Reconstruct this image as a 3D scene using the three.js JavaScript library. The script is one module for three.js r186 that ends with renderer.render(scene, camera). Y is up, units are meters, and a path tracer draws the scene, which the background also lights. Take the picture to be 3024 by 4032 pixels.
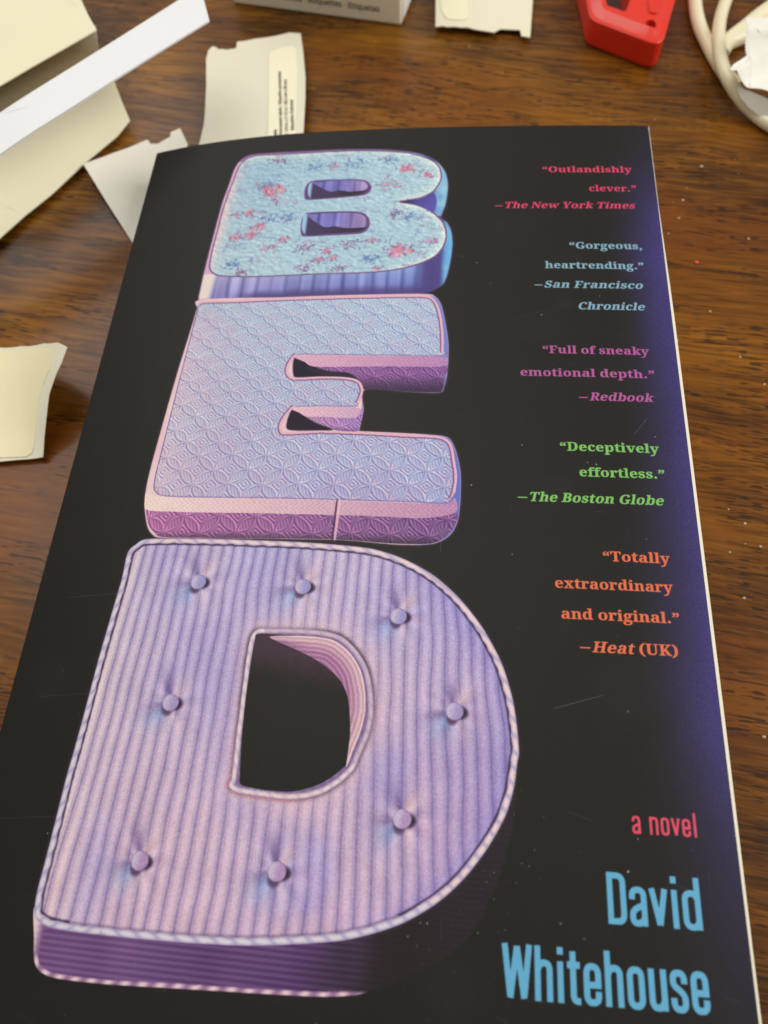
import * as THREE from 'three';
import { RectAreaLightUniformsLib } from 'three/addons/lights/RectAreaLightUniformsLib.js';
import { TessellateModifier } from 'three/addons/modifiers/TessellateModifier.js';
import { RoundedBoxGeometry } from 'three/addons/geometries/RoundedBoxGeometry.js';
import { Brush, Evaluator, ADDITION, SUBTRACTION } from 'three-bvh-csg';
import * as BGU from 'three/addons/utils/BufferGeometryUtils.js';

// ------------------------------------------------------------------ camera, light, exposure
const scene = new THREE.Scene();
const camera = new THREE.PerspectiveCamera(67.27, 3024 / 4032, 0.01, 20);
{ // a phone held about 17 cm above the table, tipped 64 degrees down and rolled a little
  const pitch = 1.12248, roll = -0.074, cp = Math.cos(pitch), sp = Math.sin(pitch), cr = Math.cos(roll), sr = Math.sin(roll);
  const right = new THREE.Vector3(cr, sr * cp, -sr * sp), up = new THREE.Vector3(-sr, cr * cp, -cr * sp), back = new THREE.Vector3(0, sp, cp);
  camera.quaternion.setFromRotationMatrix(new THREE.Matrix4().makeBasis(right, up, back));
  camera.position.set(0, 0.1662, 0);
  camera.focus = 0.161; camera.userData.fStop = 15;
}
const renderer = new THREE.WebGLRenderer({ antialias: true });
renderer.setSize(768, 1024);
renderer.toneMapping = THREE.LinearToneMapping;
renderer.toneMappingExposure = 1.1;
renderer.shadowMap.enabled = true;
RectAreaLightUniformsLib.init();
scene.background = new THREE.Color().setRGB(0.34, 0.318, 0.275);          // the dim room all round
function areaLight(name, color, intensity, w, h, pos, target) {
  const l = new THREE.RectAreaLight(color, intensity, w, h);
  l.name = name; l.position.set(...pos); l.lookAt(...target); scene.add(l); return l;
}
areaLight('window_light', new THREE.Color().setRGB(1.0, 0.985, 0.95), 4.6, 0.9, 0.8, [1.1, 0.85, 0.0], [0, 0, -0.15]);
areaLight('far_window_light', new THREE.Color().setRGB(0.94, 0.97, 1.0), 2.2, 0.5, 0.45, [-0.42, 0.85, -1.05], [0, 0, -0.15]);
areaLight('ceiling_light', new THREE.Color().setRGB(1.0, 0.965, 0.9), 2.9, 1.0, 1.0, [-0.28, 1.4, -0.7], [0, 0, -0.12]);

// ------------------------------------------------------------------ helpers
let seed = 20240611;
const rnd = () => { seed = (seed + 0x6d2b79f5) | 0; let t = Math.imul(seed ^ (seed >>> 15), 1 | seed); t = (t + Math.imul(t ^ (t >>> 7), 61 | t)) ^ t; return ((t ^ (t >>> 14)) >>> 0) / 4294967296; };
const hash = (x, y, s) => { let h = Math.imul(x | 0, 374761393) + Math.imul(y | 0, 668265263) + Math.imul(s | 0, 982451653); h = Math.imul(h ^ (h >>> 13), 1274126177); return ((h ^ (h >>> 16)) >>> 0) / 4294967296; };
function vn(x, y, s = 0) {
  const ix = Math.floor(x), iy = Math.floor(y); let fx = x - ix, fy = y - iy; fx = fx * fx * (3 - 2 * fx); fy = fy * fy * (3 - 2 * fy);
  const a = hash(ix, iy, s), b = hash(ix + 1, iy, s), c = hash(ix, iy + 1, s), d = hash(ix + 1, iy + 1, s);
  return a + (b - a) * fx + (c - a) * fy + (a - b - c + d) * fx * fy;
}
const fbm = (x, y, s, n = 4) => { let v = 0, a = 0.5; for (let i = 0; i < n; i++) { v += a * vn(x, y, s + i * 17); x *= 2.03; y *= 2.03; a *= 0.5; } return v / (1 - Math.pow(0.5, n)); };
const clamp = (x, a = 0, b = 1) => Math.min(b, Math.max(a, x));
const step = (a, b, x) => { const t = clamp((x - a) / (b - a)); return t * t * (3 - 2 * t); };
const mix = (a, b, t) => [a[0] + (b[0] - a[0]) * t, a[1] + (b[1] - a[1]) * t, a[2] + (b[2] - a[2]) * t];
const add = (a, k) => [a[0] + k, a[1] + k, a[2] + k];
const mul = (a, k) => [a[0] * k, a[1] * k, a[2] * k];
const used = new Map();
const numbered = (n) => { const k = used.get(n) ?? 0; used.set(n, k + 1); return k ? n + '_' + String(k).padStart(3, '0') : n; };
function tag(o, label, category, group, kind) {
  o.name = numbered(o.name); if (label) o.userData.label = label; if (category) o.userData.category = category; if (group) o.userData.group = group; if (kind) o.userData.kind = kind;
  scene.add(o); return o;
}
function part(name, geometry, material, parent) { const m = new THREE.Mesh(geometry, material); m.name = name; m.castShadow = m.receiveShadow = true; if (parent) parent.add(m); return m; }
const thing = (name) => { const g = new THREE.Group(); g.name = name; return g; };
const rgb = (r, g, b) => new THREE.Color().setRGB(r, g, b);
function canvasTexture(c, srgb = true) { const t = new THREE.CanvasTexture(c); if (srgb) t.colorSpace = THREE.SRGBColorSpace; t.wrapS = t.wrapT = THREE.ClampToEdgeWrapping; t.magFilter = THREE.LinearFilter; return t; }
const MM = 0.001;
// thin-plate spline through [x, h, z, x, h, z ...]: the height of a bent sheet of paper
function plate(c) {
  const n = c.length / 3, m = n + 3, A = [], X = (i) => c[i * 3], Z = (i) => c[i * 3 + 2], K = (r2) => (r2 > 1e-9 ? r2 * Math.log(r2) : 0);
  for (let i = 0; i < n; i++) { const r = []; for (let j = 0; j < n; j++) r.push(K((X(i) - X(j)) ** 2 + (Z(i) - Z(j)) ** 2) + (i === j ? 40 : 0)); r.push(1, X(i), Z(i), c[i * 3 + 1]); A.push(r); }
  for (const f of [() => 1, X, Z]) { const r = []; for (let j = 0; j < n; j++) r.push(f(j)); r.push(0, 0, 0, 0); A.push(r); }
  for (let i = 0; i < m; i++) {
    let p = i; for (let k = i; k < m; k++) if (Math.abs(A[k][i]) > Math.abs(A[p][i])) p = k;
    [A[i], A[p]] = [A[p], A[i]];
    for (let k = 0; k < m; k++) if (k !== i) { const f = A[k][i] / A[i][i]; for (let j = i; j <= m; j++) A[k][j] -= f * A[i][j]; }
  }
  const w = A.map((r, i) => r[m] / r[i]);
  return (x, z) => { let h = w[n] + w[n + 1] * x + w[n + 2] * z; for (let i = 0; i < n; i++) h += w[i] * K((x - X(i)) ** 2 + (z - Z(i)) ** 2); return Math.max(0.25, h); };
}
// a bent sheet: outline in mm [x, z ...] about an origin, height(x, z) in mm, thickness in mm; uv in cm
function sheetGeometry(outline, height, thick, o = [0, 0], cell = 3) {
  const pts = []; for (let i = 0; i < outline.length; i += 2) pts.push([outline[i], outline[i + 1]]);
  const g0 = new THREE.ShapeGeometry(new THREE.Shape(pts.map((p) => new THREE.Vector2(p[0], -p[1])))).toNonIndexed();
  let g = new TessellateModifier(cell, 7).modify(g0);
  for (const k of Object.keys(g.attributes)) if (k !== 'position') g.deleteAttribute(k);
  g = BGU.mergeVertices(g, 1e-3);
  const P = g.attributes.position, n = P.count, idx = Array.from(g.index.array), pos = [], uv = [], out = [];
  const put = (x, h, z) => { pos.push((x - o[0]) * MM, h * MM, (z - o[1]) * MM); uv.push((x - o[0]) / 10, -(z - o[1]) / 10); };
  for (let i = 0; i < n; i++) put(P.getX(i), height(P.getX(i), -P.getY(i)), -P.getY(i));
  for (let i = 0; i < idx.length; i++) out.push(idx[i]);
  for (let i = 0; i < n; i++) put(P.getX(i), height(P.getX(i), -P.getY(i)) - thick, -P.getY(i));
  for (let i = 0; i < idx.length; i += 3) out.push(n + idx[i], n + idx[i + 2], n + idx[i + 1]);
  const rim = []; // the cut edge all round
  const up = THREE.ShapeUtils.area(pts.map((p) => new THREE.Vector2(p[0], -p[1]))) > 0 ? 1 : -1;
  for (let i = 0; i < pts.length; i++) { const a = pts[i], b = pts[(i + 1) % pts.length], k = Math.max(1, Math.ceil(Math.hypot(b[0] - a[0], b[1] - a[1]) / 1.2)); for (let j = 0; j < k; j++) rim.push([a[0] + ((b[0] - a[0]) * j) / k, a[1] + ((b[1] - a[1]) * j) / k]); }
  const r0 = pos.length / 3;
  for (const p of rim) { const h = height(p[0], p[1]); put(p[0], h, p[1]); put(p[0], h - thick, p[1]); }
  for (let i = 0; i < rim.length; i++) { const a = r0 + i * 2, b = r0 + ((i + 1) % rim.length) * 2; if (up > 0) out.push(a, a + 1, b, b, a + 1, b + 1); else out.push(a, b, a + 1, b, b + 1, a + 1); }
  const r = new THREE.BufferGeometry();
  r.setAttribute('position', new THREE.Float32BufferAttribute(pos, 3)); r.setAttribute('uv', new THREE.Float32BufferAttribute(uv, 2)); r.setIndex(out); r.computeVertexNormals();
  return r;
}
const flat = (c) => { const o = []; for (let i = 0; i < c.length; i += 3) o.push(c[i], c[i + 2]); return o; };
// faint fibre relief shared by the papers
function noiseTexture(n, f) { const d = new Uint8Array(n * n * 4); for (let y = 0; y < n; y++) for (let x = 0; x < n; x++) { const v = f(x, y) * 255, i = (y * n + x) * 4; d[i] = d[i + 1] = d[i + 2] = v; d[i + 3] = 255; } const t = new THREE.DataTexture(d, n, n); t.wrapS = t.wrapT = THREE.MirroredRepeatWrapping; t.magFilter = THREE.LinearFilter; t.needsUpdate = true; return t; }
const fibre = noiseTexture(256, (x, y) => 0.5 * fbm(x / 9, y / 9, 5, 4) + 0.5 * hash(x, y, 9));
const paper = (r, g, b, rough = 0.75, bump = 0.00003) => { const m = new THREE.MeshPhysicalMaterial({ color: rgb(r, g, b), roughness: rough, bumpMap: fibre, bumpScale: bump, side: THREE.DoubleSide }); return m; };

// ------------------------------------------------------------------ the table
{
  const N = 2048, SIZE = 0.33, d = new Uint8Array(N * N * 4), ro = new Uint8Array(N * N * 4);
  const dark = [40, 22, 6], mid = [110, 68, 11], lite = [158, 105, 19], red = [104, 52, 10];
  for (let y = 0; y < N; y++) for (let x = 0; x < N; x++) {
    const X = (x / N) * SIZE * 1000, Y0 = (y / N) * SIZE * 1000;                       // mm, x runs along the grain
    const Y = Y0 + 5 * (fbm(X / 60, Y0 / 30, 3, 3) - 0.5) + 1.2 * (vn(X / 14, Y0 / 6, 8) - 0.5);
    const band = fbm(X / 95, Y / 7.5, 11, 3), fine = fbm(X / 26, Y / 1.5, 23, 3), blot = fbm(X / 34, Y / 22, 31, 3), hair = vn(X / 5, Y / 0.36, 41);
    let t = 0.48 + 0.42 * (band - 0.5) + 0.32 * (fine - 0.5) + 0.75 * (blot - 0.5) + 0.3 * (hair - 0.5) + 0.3 * (vn(X / 8, Y / 0.7, 43) - 0.5) + 0.3 * (fbm(X / 120, Y / 45, 63, 2) - 0.5);
    let c = t < 0.5 ? mix(dark, mid, clamp(t * 2)) : mix(mid, lite, clamp(t * 2 - 1));
    c = mix(c, red, 0.35 * step(0.45, 0.75, vn(X / 50, Y / 18, 57)) + 0.3 * step(0.42, 0.75, vn(X / 170, Y / 120 + 0.35, 59)));
    const pore = step(0.62, 0.80, vn(X / 3.0, Y / 0.30, 71)) * step(0.32, 0.60, fbm(X / 30, Y / 5, 77, 2));   // open pores: short dark dashes
    const long = step(0.62, 0.80, vn(X / 22, Y / 0.8, 83)) * step(0.45, 0.6, vn(X / 60, Y / 9, 87));
    c = mix(c, [30, 16, 6], 0.6 * pore); c = mix(c, [40, 21, 7], 0.26 * long);
    const scuff = step(0.80, 0.93, fbm(X / 5, Y0 / 2.2, 97, 3));
    c = mix(c, [150, 116, 80], 0.35 * scuff);
    const i = (y * N + x) * 4; d[i] = clamp(c[0], 0, 255); d[i + 1] = clamp(c[1], 0, 255); d[i + 2] = clamp(c[2], 0, 255); d[i + 3] = 255;
    const r = 0.40 + 0.16 * (fbm(X / 14, Y0 / 9, 101, 3) - 0.5) + 0.10 * pore; ro[i] = ro[i + 1] = ro[i + 2] = clamp(r) * 255; ro[i + 3] = 255;
  }
  const tex = (a, srgb) => { const t = new THREE.DataTexture(a, N, N); if (srgb) t.colorSpace = THREE.SRGBColorSpace; t.wrapS = t.wrapT = THREE.MirroredRepeatWrapping; t.magFilter = THREE.LinearFilter; t.needsUpdate = true; return t; };
  const m = new THREE.MeshPhysicalMaterial({ map: tex(d, true), roughnessMap: tex(ro), roughness: 1, specularIntensity: 0.2, clearcoat: 0.38, clearcoatRoughness: 0.2 });
  const g = new RoundedBoxGeometry(1.5, 0.032, 0.8, 3, 0.003), P = g.attributes.position, uv = g.attributes.uv;
  for (let i = 0; i < P.count; i++) uv.setXY(i, (P.getX(i) + 0.027) / SIZE + 0.5, (P.getZ(i) - 0.008) / SIZE + 0.5);
  const table = part('tabletop', g, m); table.position.set(0, -0.016, -0.14); table.rotation.y = -0.262;
  tag(table, 'dark brown wood grain table top under everything', 'table', undefined, 'structure');
}

// ------------------------------------------------------------------ the print on the book's front cover, in mm of the cover
const CW = 138, CH = 216, S = 9.4, PW = Math.round(CW * S), PH = Math.round(CH * S);
const B_FACE = [24.5,48,25.8,49.9,28.5,51.1,36.4,52,45.9,52.1,55.2,52,64.5,52,71.3,51.4,76.2,50.3,80.2,48.5,82.9,46.5,84.6,43.5,85.2,40.4,84.9,37.3,83.9,34.8,81.9,32.2,79.5,30.2,76.6,28.8,74.2,28.2,72.8,27.9,75.1,27.5,78.4,26.6,81.2,24.6,82.8,21.7,83.3,19,82.8,15.9,81.3,13.4,78.2,11.3,74.2,9.7,68.7,8.8,61.1,8.2,50.9,8,40.6,7.9,32.7,7.5,29.6,7.9,27.7,9.5,26.7,11.9,26.1,16.5,25.3,21.9,24.7,28,24.5,34.6,24.2,40.4,24.2,45.4];
const B_BODY = [23.3,55.1,23.3,57.5,24.1,59.5,25.6,60.1,30.4,60.2,37.5,59.9,51.4,59.7,65,59.2,76.2,58.8,79.7,58.5,82.4,57.6,84.9,55.3,86.1,50.1,86.7,42.9,86.2,38.2,85.1,35.4,83.6,33.5,84.6,29,85,23.1,84.6,19,83.5,15.9,81.2,12.7,78.2,10.7,73.2,9.1,66.1,8.1,56,7.6,45.7,7.4,35.3,7.1,30,7.1,27.5,8.4,25.9,11.8,25.2,17.7,24.3,25.2,23.9,33.9,23.5,43.5,23.3,50.9];
const B_HOLE_A = [47.5,25.9,46.9,23.8,46.9,21.8,47.6,19.8,49.5,19,57,19,62,19.4,63.9,20.4,64.9,22.3,64.4,24.3,62.4,25.4,56.6,25.9,49.8,26.2];
const B_HOLE_B = [47.8,38.6,47.3,36.4,47.3,33.5,47.9,31.4,49.2,30.7,58,30.7,62.9,31.3,64.7,32.9,65.4,35.3,64.9,37.5,63,38.8,56.4,39.1,49.2,39.2];
const B_WALL_A = [48.8,19.7,50.2,21,53.9,23.4,56.4,23.1,59.4,23.7,63.2,23.3,63.9,21.9,63,20.4,61,19.7,56,19.4,50.1,19.6];
const B_WALL_B = [48.9,31.6,50.5,33.7,53.7,36.1,56.1,35.9,59.5,36.7,64.2,36.5,64.7,34.9,64,33,61.9,31.6,57.1,31.2,50.3,31.2];
const B_IN_A = [48.8,25.5,48.4,19.7,57,19.4,62,19.8,63.8,21.4,63.7,23.4,61.7,25,55.1,25.5];
const B_IN_B = [48.8,38.4,48,31.4,58,31.1,62.4,31.6,64.5,33.6,64.7,36.2,62.7,38,56.3,38.3];
const B_NOTCH = [73,27.9,78.4,26.8,81.2,25,82.1,27,82.1,29.6,81.2,31.6,77.1,29.1];
const E_FACE = [24.2,58.9,33,59.2,44,59.3,60,59.2,70.6,59.1,79.9,59.1,82.3,59.9,83.7,62.1,84.7,66,85.3,71.1,85.4,75.4,85.1,77.1,71.7,77.1,56.5,76.7,51.3,76.7,50,78.2,49.4,80.4,49.8,82.1,51.3,83.1,57.1,82.9,62.1,83,65.2,83.5,66.8,84.6,67.5,86.4,67.4,88.3,66.7,90.4,65.9,91.2,57.9,91.1,52.5,91.3,51.4,92.2,50.3,94.1,49.7,96,50,97.5,51.1,97.9,58.6,97.5,68.2,97.8,77.8,98.3,84.8,98.6,87,99.5,88.1,101.2,88.8,105,89.3,108.6,89,112.2,88.3,114.1,87.2,115,78.6,115,64.9,114.8,46.2,114.5,31.6,114.2,25.6,113.8,23.4,113.1,22.3,111.7,22,108.7,22.2,102,22.5,92.8,22.9,80.7,23.4,68.6,23.6,61.9];
const E_BODY = [24.1,58.2,43.9,58.9,60,58.8,79.9,58.7,82.8,59.4,84.4,61.8,85.5,66.7,86.5,73.6,86.5,81.5,85.9,85.6,84.7,87.3,77.2,87.1,67.9,86.6,68,92.1,67.5,97.4,68.2,97.6,77.8,98,84.8,98.4,87.4,99.2,88.9,102.3,90,107.6,90.1,114.2,89.6,119.2,88,122.4,84.4,124.4,76.9,124.7,65.7,124,52.1,124,38.1,124,26.8,123.8,24.4,123,22.7,120.9,21.1,116.2,20.5,111.9,20.5,106.4,21,96.3,21.9,81.3,23,67.9,23.5,61.2];
const E_TAPE_A = [51.4,76.8,71.7,77.2,85.5,77.4,85.3,80,71.9,80.1,56.3,80.1,53.1,78.7];
const E_SIDE_A = [54.8,79.9,85.4,79.9,85.8,82.7,85.4,86.5,84,87.2,74.8,87,67.8,86.6,66.5,84.5,64.1,83.2,58.1,82.6];
const E_SLOT_A = [50.6,77.2,51.5,77,54.2,79.3,58.5,81.2,64.1,82.1,67.8,85.7,65.2,83.5,57.1,82.9,51.6,83,50.7,82,50.3,78.9];
const E_TAPE_B = [52.1,91.4,66.4,91.3,66.3,94.1,60.7,93.9,55.5,93.8,53.4,92.8];
const E_SIDE_B = [55.2,93.7,66.4,93.9,67.5,89.2,68.1,92.1,67.5,97.4,61.5,97.3,57.4,95.4];
const E_SLOT_B = [51.5,91.7,52.3,91.5,54.2,93.3,57.4,95.4,61.5,97.3,56.1,97.5,51.3,97.2,50.8,94.9];
const E_SIDE_C = [21.4,116.3,22.2,117,32.3,117.8,51.4,118.1,69.8,118.3,83.3,118.5,89,117.1,89.5,118.7,87.8,122.1,84.4,124.2,76.9,124.5,65.7,123.9,52.1,123.9,38.1,123.9,27,123.6,24.6,122.4,22.9,120.4];
const E_TAPE_C = [20.6,113,24,113.7,31.6,114.3,46.2,114.6,64.9,114.9,78.6,115.1,87.2,115.1,88.9,113.7,89.2,117,83.3,118.4,69.8,118.3,51.4,118.1,32.3,117.7,21.5,116.9];
const D_FACE = [101.6,164.6,101.3,160.1,100.5,154.9,98.5,148.3,94.8,141.5,90.3,135.8,85.1,131.2,79.1,127.9,72.4,125.8,64.3,125,56.8,124.6,46.4,124.3,32.2,124,23.4,124,21.1,125.1,19.5,127.2,19.5,133,18.9,141.5,18.3,151,17.9,160.6,17.5,168.5,17.2,172.7,17,180.6,16.8,187.4,16.6,192.4,16.8,195.1,17.2,196.4,18.2,197.2,20.7,198,27.3,198.4,36.6,198.5,46.2,198.5,54.4,198.3,62.9,197.6,71.4,196.5,76.9,195.1,82.4,193,87.8,189.7,92.3,185.6,96.2,180.6,99.1,175.5,100.6,170.9,101.3,166.3];
const D_SIDE = [16.8,195.1,18,199.7,19.1,203.2,20.7,204.7,24,205.4,32.1,205.5,43.9,205.2,55.4,204.9,63.8,204.7,69.3,204.5,74.8,203.9,78.5,202.8,85.5,199.8,90.8,196.5,94.6,192.4,98.5,184.1,100.8,174.8,100.6,170.9,99.1,175.5,96.2,180.5,92.3,185.5,87.8,189.6,82.4,192.9,76.9,195,71.3,196.4,62.9,197.5,54.4,198.2,36.6,198.4,20.7,197.9];
const D_HOLE = [50.6,143.6,49.4,145.5,49.2,150.9,49.3,157.8,49.4,164.9,49.6,171.3,49.3,173.2,50.8,174.2,54.6,174.6,59.6,174.9,63.3,174.6,66.8,173.5,69.7,171.6,72,169.2,72.9,166.8,74.4,162.6,74.8,159.1,74.4,154.9,73.2,150.7,70.7,147,67.4,144.4,63.4,143.5,57.6,143.3,53.1,143.4];
const D_INNER = [51.1,144.5,50.4,145.9,50.2,150.9,50.2,157.7,50.5,164.9,51.1,171.2,51.3,172.6,52.5,173.1,57,173.6,61.3,173.5,64.9,172.5,67.8,170.9,70.4,168.6,71.4,166.5,72.8,162.1,73.3,158.6,72.9,154.4,71.7,150.7,69.5,147.7,66.5,145.5,62.9,144.8,58.4,144.7];
const D_WALL = [53.3,145.1,58.7,147.4,62.8,149.2,66.1,151.3,68.2,153.3,69.7,156,70.4,159.3,70.8,162.8,70.7,165.7,70.6,168.8,71.4,166.5,72.8,162.1,73.3,158.6,72.9,154.4,71.7,150.7,69.5,147.7,66.5,145.5,62.9,144.8,58.4,144.7];
const BUTTONS = [36.7,133.8,58.8,134.4,78.5,140,35.4,158.6,89.9,157.9,81.2,177,35,186.5,60,186.7];
const FLOWERS = [38.5,21.8,0,2.9,32.6,29.3,1,1.3,29.1,29.9,1,0.8,33.6,37.5,1,1.5,29.7,38.1,1,1.3,35.9,34.9,1,1.7,73.4,44.8,0,3.1,74,15.6,1,1.9,79.3,18.1,1,1.2,69.5,22,4,2.4,39.4,42.5,4,2.6,53.3,47,1,0.9,56.8,46.8,1,0.8,55,44.3,1,0.8,43.2,39.6,1,1,49.1,43.1,3,1.9,60.9,42.4,3,1.9,49.9,49.9,3,1.6,58.8,50.2,3,1.7,54.5,14,1,0.9,49.5,13.7,2,2,60,12.9,2,2.2,38.1,10.5,3,2.2,38.5,31.5,2,2.2,43.5,31.9,2,2,72.5,32,3,2,76.3,33.3,2,1.8,66.4,41,1,0.9,81.3,41.6,4,1.8,66.4,47.4,2,1.5,68,50.4,1,0.8,30.8,47.4,2,1.9,33.2,50.3,3,1.3,68.9,12.3,2,1.6,39.7,25.6,4,2.2,35.4,19.7,3,1.6];
const QUOTES = [
  ['“Outlandishly', 109.3, 132.3, 17.8, 0],
  ['clever.”', 121.0, 133.1, 24.6, 0],
  ['—The New York Times', 97.1, 132.1, 30.6, 0],
  ['“Gorgeous,', 115.2, 133.0, 44.15, 1],
  ['heartrending.”', 109.2, 132.9, 50.55, 1],
  ['—San Francisco', 106.5, 132.0, 56.65, 1],
  ['Chronicle', 116.4, 131.9, 63.15, 1],
  ['“Full of sneaky', 107.9, 131.9, 76.0, 2],
  ['emotional depth.”', 102.8, 132.7, 82.4, 2],
  ['—Redbook', 115.6, 131.6, 88.7, 2],
  ['“Deceptively', 110.9, 131.8, 101.6, 3],
  ['effortless.”', 114.8, 132.6, 107.8, 3],
  ['—The Boston Globe', 101.9, 131.6, 113.95, 3],
  ['“Totally', 118.5, 131.7, 126.9, 4],
  ['extraordinary', 108.9, 131.7, 132.95, 4],
  ['and original.”', 109.9, 132.5, 139.25, 4],
  ['—Heat (UK)', 113.2, 131.6, 145.55, 4],
];
function coverArt() {
  const art = new Float32Array(PW * PH * 3);
  const work = document.createElement('canvas'); work.width = PW; work.height = PH;
  const wx = work.getContext('2d');
  const trace = (x, p) => { // closed Catmull-Rom curve
    const n = p.length / 2, g = (i) => [p[((i + n) % n) * 2] * S, p[((i + n) % n) * 2 + 1] * S];
    x.beginPath(); x.moveTo(...g(0));
    for (let i = 0; i < n; i++) { const a = g(i - 1), b = g(i), c = g(i + 1), e = g(i + 2), k = 1 / 7; x.bezierCurveTo(b[0] + (c[0] - a[0]) * k, b[1] + (c[1] - a[1]) * k, c[0] - (e[0] - b[0]) * k, c[1] - (e[1] - b[1]) * k, c[0], c[1]); }
    x.closePath();
  };
  function mask(p, soft = 0, pad = 2) {
    wx.clearRect(0, 0, PW, PH); wx.fillStyle = '#fff'; trace(wx, p); wx.fill();
    let x0 = 1e9, y0 = 1e9, x1 = 0, y1 = 0; for (let i = 0; i < p.length; i += 2) { x0 = Math.min(x0, p[i]); x1 = Math.max(x1, p[i]); y0 = Math.min(y0, p[i + 1]); y1 = Math.max(y1, p[i + 1]); }
    x0 = Math.max(0, Math.floor((x0 - pad) * S)); y0 = Math.max(0, Math.floor((y0 - pad) * S)); x1 = Math.min(PW, Math.ceil((x1 + pad) * S)); y1 = Math.min(PH, Math.ceil((y1 + pad) * S));
    const w = x1 - x0, h = y1 - y0, src = wx.getImageData(x0, y0, w, h).data; let a = new Float32Array(w * h);
    for (let i = 0; i < w * h; i++) a[i] = src[i * 4 + 3] / 255;
    const m = { a, x0, y0, w, h };
    if (soft) for (let k = 0; k < 2; k++) m.a = blur(m.a, w, h, Math.round(soft * S));
    return m;
  }
  function blur(a, w, h, r) {
    const b = new Float32Array(w * h), c = new Float32Array(w * h);
    for (let y = 0; y < h; y++) { let s = 0; for (let x = -r; x < w; x++) { if (x + r < w) s += a[y * w + x + r]; if (x - r - 1 >= 0) s -= a[y * w + x - r - 1]; if (x >= 0) b[y * w + x] = s / (2 * r + 1); } }
    for (let x = 0; x < w; x++) { let s = 0; for (let y = -r; y < h; y++) { if (y + r < h) s += b[(y + r) * w + x]; if (y - r - 1 >= 0) s -= b[(y - r - 1) * w + x]; if (y >= 0) c[y * w + x] = s / (2 * r + 1); } }
    return c;
  }
  const at = (m, px, py) => { const x = px - m.x0, y = py - m.y0; return x < 0 || y < 0 || x >= m.w || y >= m.h ? 0 : m.a[y * m.w + x]; };
  function depth(m) { // distance in mm from inside to the outline (exact transform)
    const { w, h, a } = m, INF = 1e12, f = new Float64Array(w * h);
    const pass = (n, get, set) => {
      const v = new Int32Array(n), z = new Float64Array(n + 1), q = new Float64Array(n); for (let i = 0; i < n; i++) q[i] = get(i);
      let k = 0; v[0] = 0; z[0] = -INF; z[1] = INF;
      for (let i = 1; i < n; i++) { let s; do { const r = v[k]; s = (q[i] + i * i - q[r] - r * r) / (2 * i - 2 * r); } while (s <= z[k] && --k > -1); k++; v[k] = i; z[k] = s; z[k + 1] = INF; }
      k = 0; for (let i = 0; i < n; i++) { while (z[k + 1] < i) k++; set(i, (i - v[k]) ** 2 + q[v[k]]); }
    };
    for (let i = 0; i < w * h; i++) f[i] = a[i] > 0.5 ? 1e9 : 0;
    for (let x = 0; x < w; x++) pass(h, (i) => f[i * w + x], (i, s) => { f[i * w + x] = s; });
    for (let y = 0; y < h; y++) pass(w, (i) => f[y * w + i], (i, s) => { f[y * w + i] = s; });
    const d = new Float32Array(w * h); for (let i = 0; i < w * h; i++) d[i] = Math.sqrt(f[i]) / S; return d;
  }
  function paint(m, fn, alpha = 1) {
    const d = m.d;
    for (let y = 0; y < m.h; y++) for (let x = 0; x < m.w; x++) {
      const k = m.a[y * m.w + x] * alpha; if (k < 0.004) continue;
      const px = x + m.x0, py = y + m.y0, c = fn(px / S, py / S, d ? d[y * m.w + x] : 0, px, py), i = (py * PW + px) * 3, q = c.length > 3 ? k * c[3] : k;
      art[i] += (c[0] - art[i]) * q; art[i + 1] += (c[1] - art[i + 1]) * q; art[i + 2] += (c[2] - art[i + 2]) * q;
    }
  }
  const bil = (tl, tr, bl, br, s, t) => mix(mix(tl, tr, clamp(s)), mix(bl, br, clamp(s)), clamp(t));
  const grain = (u, v, k) => k * (hash(Math.floor(u * 8), Math.floor(v * 8), 3) + hash(Math.floor(u * 4.3), Math.floor(v * 4.3), 7) - 1);

  // black ground, with the blue-violet band along the fore edge
  for (let y = 0; y < PH; y++) for (let x = 0; x < PW; x++) {
    const u = x / S, v = y / S, i = (y * PW + x) * 3;
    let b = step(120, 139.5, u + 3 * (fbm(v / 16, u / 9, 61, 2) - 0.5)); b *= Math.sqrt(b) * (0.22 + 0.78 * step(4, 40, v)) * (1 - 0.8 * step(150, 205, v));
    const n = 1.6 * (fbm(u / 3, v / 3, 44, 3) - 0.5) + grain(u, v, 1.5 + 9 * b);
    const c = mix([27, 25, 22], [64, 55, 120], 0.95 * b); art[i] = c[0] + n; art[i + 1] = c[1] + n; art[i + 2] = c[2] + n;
  }

  // flowers printed on the top letter's cloth
  const fc = document.createElement('canvas'); fc.width = PW; fc.height = Math.round(62 * S); const fx = fc.getContext('2d');
  const ell = (x, y, rx, ry, a, col) => { fx.fillStyle = col; fx.beginPath(); fx.ellipse(x * S, y * S, rx * S, ry * S, a, 0, 7); fx.fill(); };
  const tint = (r, g, b, a) => `rgba(${r | 0},${g | 0},${b | 0},${a})`;
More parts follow.
